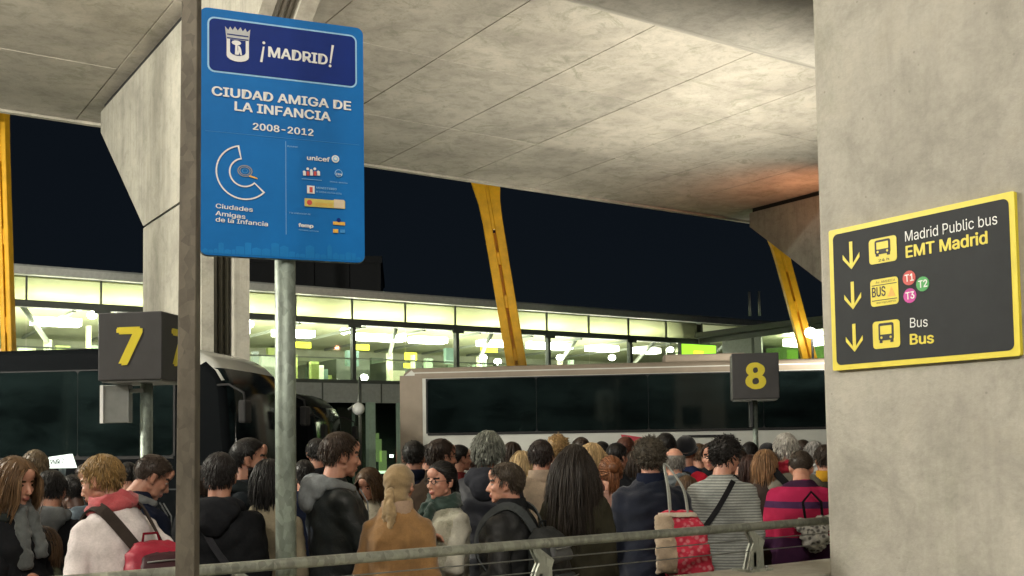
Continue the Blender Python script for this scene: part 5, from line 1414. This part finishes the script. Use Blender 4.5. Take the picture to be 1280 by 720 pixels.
backpack(P, 'red and crimson backpack with grey trim on the white T-shirt woman', (.34, .010, .035), (.14, .008, .022), (.045, .012, .018), scale=.95, dx=.07, dz=-.10, sc=(.045, .035, .03))
person(203, 562, 5.4, -60, 'man with short hair and a grey hood, head bowed beside the brown post', NAVY, 'm', 'crop', (.045, .030, .022), 1, hood=(.17, .18, .18), hp=30, bulk=.03, arms=('phone', 'phone'), hand=1, vox=.015)
person(-26, 590, 4.75, -20, 'person in a black coat cut off by the bottom left corner', BLK, 'm', 'short', H_DBR, 1, bulk=.04, arms=('bag', 'bent'), lean=6)
person(52, 655, 4.95, 150, 'child in an olive patterned jacket low at the bottom left', (.10, .11, .075), 'f', 'bob', H_BR, 0, kind='pattern', col2=(.03, .035, .025), arms=('fold', 'bag'), hat='beanie')
# --- between the posts
P = person(275, 561, 4.95, 3, 'man in a black hooded jacket seen from behind between the two posts', BLK, 'm', 'short', (.014, .011, .011), 1, hood=(.013, .014, .017), hem=.78, bulk=.032, vox=.014, legs=BLK)
crossbag(P, 'black bag slung across the back of the man between the posts', (.016, .017, .02), 1, (.03, .031, .036), low=.95)
person(311, 543, 5.7, -82, 'dark-haired man in profile looking right beyond the galvanised post', (.012, .016, .020), 'm', 'crop', H_BLK, 1, hood=(.020, .026, .028), bulk=.02, arms=('bent', 'bent'), beard=True, vox=.015)
person(337, 570, 5.25, -10, 'woman with dark hair and a beige jacket half behind the galvanised post', (.22, .19, .13), 'f', 'bob', H_BLK, 1, arms=('phone', 'phone'), hand=1, bulk=.02, dens=.9)
person(396, 545, 8.4, 10, 'distant person with black hair left of the grey-hooded man', BLK, 'm', 'short', H_BLK, 1)
# --- middle
P = person(427, 536, 5.35, -66, 'young man with a grey hood over a black leather jacket, facing right', (.016, .020, .021), 'm', 'short', (.040, .024, .015), 0, kind='leather', hood=(.21, .23, .24), hp=6, hy=4, bulk=.022, arms=('down', 'reach'), hem=.80, vox=.0135)
person(458, 582, 6.8, 160, 'woman in a light beige padded jacket behind the outstretched arm', (.34, .31, .24), 'f', 'long', H_BR, 0, kind='pattern', col2=(.20, .18, .13), hp=20, arms=('fold', 'phone'), hlen=.2)
person(499, 574, 5.15, -6, 'woman in a beige headscarf and camel coat seen from behind', (.27, .150, .060), 'f', None, H_BR, 0, headcover=(.33, .235, .125), hem=.58, bulk=.03, flare=.02, kind='wool', vox=.0135, legs=(.02, .02, .022), collar=(.34, .24, .17), hy=-14, arms=('bent', 'bent'))
person(517, 547, 7.1, -4, 'man with cropped black hair in a navy coat, beyond the headscarf', NAVY, 'm', 'crop', H_BLK, 1, bulk=.02, collar=NAVY)
person(551, 545, 6.7, -28, 'bearded man in a brown coat between the navy coat and the tall grey-haired person', BRN, 'm', 'short', H_DBR, 1, beard=True, bulk=.035, collar=BRN, glasses=True, hy=-30)
person(574, 553, 8.6, -60, 'man in a dark red jacket glimpsed behind the bearded man', (.09, .012, .012), 'm', 'crop', H_BLK, 1)
P = person(552, 572, 5.65, 128, 'woman with glasses and a dark ponytail in a cream fleece vest over green', (.42, .41, .32), 'f', 'pony', H_BLK, 0, kind='fluff', col2=(.26, .26, .19), vest=(.46, .45, .38), glasses=True, hy=12, arms=('fold', 'fold'), bulk=.03, hem=.86, vox=.0135, scarf=((.035, .060, .050), True), legs=BLK)
person(610, 535, 6.3, -8, 'tall person with smooth grey hair and a bulky dark puffer coat', (.014, .016, .024), 'f', 'layered', (.17, .18, .15), 1, bulk=.055, kind='shell', hood=(.026, .028, .036), hem=.62)
P = person(632, 574, 5.35, 62, 'middle-aged man in profile facing left, wearing a black jacket', (.013, .014, .015), 'm', 'short', (.050, .036, .024), 0, hy=26, hp=2, bulk=.03, collar=BLK, vox=.0135, kind='shell', arms=('bag', 'down'), dens=1.1)
backpack(P, 'black and grey hiking backpack worn by the man facing left', (.020, .023, .024), (.050, .056, .058), (.085, .09, .092), scale=1.05, dz=-.02)
person(652, 561, 7.3, 4, 'woman with straight blonde hair beside the beige coat', (.05, .05, .055), 'f', 'bob', (.42, .30, .15), 0)
person(676, 546, 6.8, -12, 'person with short dark hair in a beige coat with raised collar', (.33, .26, .19), 'm', 'short', (.022, .014, .012), 1, collar=(.36, .28, .21), bulk=.03, dens=1.2)
person(697, 541, 8.3, -20, 'curly blonde head high behind the beige coat', (.06, .03, .03), 'f', 'curly', H_BL, 0)
P = person(718, 552, 5.65, -6, 'woman with very long dark brown hair in an olive black coat', (.030, .028, .018), 'f', 'long', (.020, .014, .010), 1, bulk=.035, hem=.55, flare=.03, hlen=.46, dens=1.5, vox=.0135, legs=BLK)
person(740, 551, 7.4, -38, 'blonde woman in a black cap behind the very long hair', (.10, .05, .045), 'f', 'bob', (.45, .31, .15), 0, hat='cap')
# --- right
P = person(763, 566, 6.4, 6, 'woman with auburn bun and dusty pink jumper beside the navy coat', (.36, .21, .17), 'f', 'bun', H_AUB, 0, bulk=.02, kind='wool', arms=('hip', 'down'), dens=1.3)
crossbag(P, 'white and grey patterned bag hanging by the rail below the auburn bun', ((.40, .38, .33), 'pattern', (.10, .10, .10)), 1, (.012, .012, .014), low=.98, size=1.15)
person(771, 550, 8.2, -48, 'dark-haired woman in profile above the auburn bun', BLK, 'f', 'short', H_BLK, 0)
person(782, 543, 9.4, -30, 'brown-haired man farthest back next to the red flash of the coach', (.02, .02, .025), 'm', 'crop', (.10, .035, .022), 1, collar=(.5, .5, .5))
P = person(812, 545, 6.05, -4, 'broad man with wavy greying hair in a long navy coat', (.008, .011, .022), 'm', 'curly', (.075, .062, .045), 0, bulk=.035, hem=.60, collar=NAVY, vox=.0135, legs=BLK, arms=('down', 'bent'), kind='wool')
NAVYMAN = P
person(832, 538, 8.2, -20, 'dark-skinned man with a shaved head taller than those around him', BLK, 'm', 'crop', H_BLK, 3)
person(842, 556, 7.3, 10, 'balding older man with a grey scarf right of the navy coat', (.06, .08, .11), 'm', 'fringe', H_GR, 0, scarf=((.12, .14, .15), False))
person(857, 543, 8.3, -14, 'person in a black beanie and blue jacket by the coach number frame', (.03, .045, .12), 'm', None, H_BLK, 1, hat='beanie')
person(874, 588, 7.4, -22, 'small person in a bright red hooded coat deep in the crowd', (.46, .015, .035), 'f', None, H_BR, 0, hat='hoodup')
person(889, 550, 8.0, 165, 'man facing the camera with short dark hair beside the red coat', BLK, 'm', 'short', H_DBR, 0, hy=-10, collar=BLK)
person(858, 592, 7.0, 4, 'person in a light blue jacket between the navy coat and the striped jumper', (.11, .17, .26), 'f', 'bob', H_BR, 0, scarf=((.35, .36, .38), False))
P = person(908, 544, 6.4, -20, 'man with thick black hair in a grey striped jumper', (.33, .345, .325), 'm', 'curly', (.014, .012, .011), 0, kind='stripe', col2=(.10, .11, .105), hy=-34, bulk=.03, vox=.0135, arms=('bent', 'bent'), hem=.84, legs=(.012, .013, .02), dens=1.2, hp=8)
crossbag(P, 'black sling bag crossing the back of the striped jumper', (.014, .015, .017), -1, (.012, .012, .014), low=1.0)
person(938, 566, 7.9, -15, 'woman with dark auburn hair behind the striped jumper', BLK, 'f', 'bob', (.05, .022, .016), 0)
person(956, 559, 7.2, 6, 'woman with highlighted brown hair left of the white-haired man', (.05, .035, .03), 'f', 'bob', (.24, .13, .06), 0)
person(959, 552, 9.3, -12, 'person in a black beanie farthest back near the thin pole', BLK, 'm', None, H_BLK, 1, hat='beanie')
P = person(982, 538, 7.2, -12, 'white-haired man in a grey beige coat with a red collar', (.25, .235, .19), 'm', 'short', H_WH, 0, scarf=((.28, .010, .025), False), bulk=.035, collar=(.3, .012, .025), dens=1.4)
backpack(P, 'plain black backpack on the white-haired man', (.012, .013, .015), scale=.9, dx=.06)
P = person(1001, 558, 6.75, -26, 'man in a pink, purple and navy striped jacket, head bowed', (.2, .02, .08), 'm', 'crop', (.050, .036, .026), 0, kind='bands', hp=30, bulk=.04, vox=.0135, arms=('bent', 'phone'), hem=.8, lean=6, legs=BLK, hy=10)
person(1018, 549, 9.2, -10, 'grey-haired woman in a white scarf far back by the pillar', (.3, .3, .3), 'f', 'layered', (.35, .34, .33), 0, scarf=((.5, .5, .5), False))
person(1031, 553, 7.7, 4, 'dark-haired person with a yellow collar next to the pillar', (.05, .045, .03), 'm', 'short', H_DBR, 1, collar=(.50, .27, .02))
# fillers seen between the nearer heads
for px, top, Y, a_, sx, hr_, hc_, ct, lb in (
    (108, 577, 8.6, -20, 'm', 'short', H_DBR, DGR, 'shadowed man behind the blonde woman at left'),
    (160, 575, 8.2, 20, 'm', 'short', H_BLK, BLK, 'shadowed man between the blonde hair and the bowed head'),
    (250, 580, 7.8, -10, 'f', 'bob', H_DBR, DGR, 'shadowed woman just right of the brown post'),
    (380, 572, 7.4, 15, 'm', 'short', H_BLK, NAVY, 'shadowed man right beside the galvanised post'),
    (596, 560, 8.8, 0, 'm', 'short', H_DBR, DGR, 'shadowed man left of the tall grey-haired person'),
    (663, 560, 9.4, 10, 'm', 'crop', H_BLK, BRN, 'man in brown far behind the blonde bob'),
    (792, 562, 8.8, -5, 'f', 'bob', H_DBR, DGR, 'woman with a dark bob left of the greying man'),
    (924, 560, 9.2, 12, 'm', 'short', H_DBR, (.12, .10, .08), 'man in a taupe coat far behind the striped jumper'),
    (970, 563, 8.6, 0, 'f', 'bob', H_BR, BRN, 'woman in brown left of the red collar'),
    (535, 553, 9.0, 12, 'm', 'short', H_BLK, DGR, 'dark head between the navy coat and the brown coat'),
    (640, 550, 9.6, -15, 'f', 'bob', H_DBR, BLK, 'dark bob right of the tall grey-haired person'),
    (726, 544, 9.4, 15, 'm', 'short', H_DBR, NAVY, 'brown-haired man rising behind the very long hair'),
    (752, 549, 9.2, -8, 'm', 'crop', H_BLK, BLK, 'cropped black head between the cap and the profile woman'),
    (800, 547, 9.8, 20, 'f', 'bob', H_AUB, BLK, 'auburn bob farthest back left of the greying man'),
    (873, 552, 9.4, 25, 'm', 'short', H_BR, DGR, 'brown-haired man between the beanie and the man facing the camera'),
    (937, 550, 9.6, -25, 'm', 'short', H_BLK, DGR, 'black-haired man beside the thin pole of the number 8 box'),
    (1003, 547, 9.5, 10, 'm', 'crop', H_DBR, NAVY, 'man with cropped brown hair right of the white-haired man')):
    person(px, top, Y, a_, lb, ct, sx, hr_, hc_, 1, vox=.022, dens=.7)

# ---- tote bag on the navy man's right shoulder
P = NAVYMAN; k = P['k']; B = P['bend']
t = carried('tote_bag', P, 'red and white tote bag with a beige side hung from the navy coat shoulder', 'tote bag', 'bags carried in the crowd')
bx = .215; yb_ = -.13
def bagblob(name, prims, mt, amp, vx=.010):
    v, f_ = remesh(prims, vx, 3); v = wrinkle(v, f_, amp, 9, 1.8); return raw(name, v * k, f_, [mt], t)
bagblob('bag_body', [loft([(.80, .115, .05, yb_ - .07, bx + .05), (.83, .14, .065, yb_ - .07, bx + .05), (1.08, .135, .055, yb_ - .06, bx + .01), (1.16, .105, .03, yb_ - .05, bx - .01), (1.17, .09, .02, yb_ - .05, bx - .01)], 20, 3)], cloth((.50, .035, .065), 'pattern', (.55, .22, .24)), .004)
bagblob('bag_side', [loft([(.83, .062, .05, yb_ - .115, bx - .075), (1.0, .058, .045, yb_ - .11, bx - .08), (1.155, .05, .028, yb_ - .085, bx - .085)], 16, 3)], cloth((.36, .28, .20), 'wool'), .003)
bagblob('bag_top_band', [loft([(1.138, .115, .045, yb_ - .06, bx), (1.165, .108, .034, yb_ - .05, bx - .01)], 20, 3)], cloth((.45, .38, .30), 'wool'), .002)
for yo in (yb_ - .075, yb_ - .03):
    Q = np.array([(bx - .05, yo, 1.15), (bx - .055, yo + .02, 1.30), (bx - .075, -.09, 1.435), (bx - .055, -.08, 1.435), (bx + .035, yo + .02, 1.30), (bx + .05, yo, 1.15)])
    tt = np.linspace(0, 5, 22); Q = np.stack([np.interp(tt, range(6), Q[:, i]) for i in range(3)], 1)
    for _ in range(2): Q[1:-1] = (Q[:-2] + Q[1:-1] * 2 + Q[2:]) / 4
    ribbon(t, 'handle', Q * k, .010 * k, .005 * k, cloth((.30, .31, .28), 'wool'))
place_at(t, P, (bx * k, (yb_ - .05) * k, .86 * k))
t.location = Vector(t.location) + RT * -.07 + Vector((0, 0, .13))
# ---- black and white patterned bundle by the pillar
q = at(1018, 655, 6.35)
bn = empty('patterned_bag', (q.x, q.y, q.z - .17), R(YAW)); tag(bn, 'black and white patterned bag held up just above the rail by the pillar', 'bag')
v, f_ = remesh([ell((0, 0, .10), (.085, .07, .10)), ell((.05, 0, .17), (.05, .05, .045)), ell((-.06, .01, .16), (.05, .05, .04)), cap((-.09, 0, .15), (.08, 0, .20), .03, .03)], .010, 2)
raw('bag_body', wrinkle(v, f_, .006, 4, 1.8), f_, [cloth((.55, .54, .50), 'pattern', (.012, .012, .014))], bn)
MB().tube([(-.05, 0, .18), (-.06, .02, .30), (0, .05, .36), (.05, .02, .30), (.05, 0, .2)], .008, 6).build('handle', cloth(BLK), bn)
# ---- phones held in hands
for i_ in (PEOPLE[5], PEOPLE[10]):
    a_, b_ = i_['wr'][0], i_['wr'][1]
    mid = (a_[0] + b_[0]) / 2 + (a_[1] + b_[1]) / 2 * .11; mid = mid * i_['k']
    o = carried('phone', i_, 'phone held by the %s' % ('bowed man in the grey hood' if i_ is PEOPLE[5] else 'woman behind the galvanised post'), 'phone')
    mb = MB(); mm = Matrix.Translation(Vector(mid)) @ Matrix.Rotation(R(-50), 4, 'X')
    mb.box(-.038, .038, -.005, .005, -.075, .075, mat=mm); mb.build('phone_case', M_BLACK, o, .003)
    mb = MB(); mb.box(-.034, .034, -.0075, -.0055, -.068, .068, mat=mm); mb.build('phone_screen', emit('phone_glow', (.7, .8, .9), .7), o)
    place_at(o, i_, mid)
print('people', len(PEOPLE), 'tris', sum(len(o.data.polygons) * 2 for o in bpy.data.objects if o.type == 'MESH'))
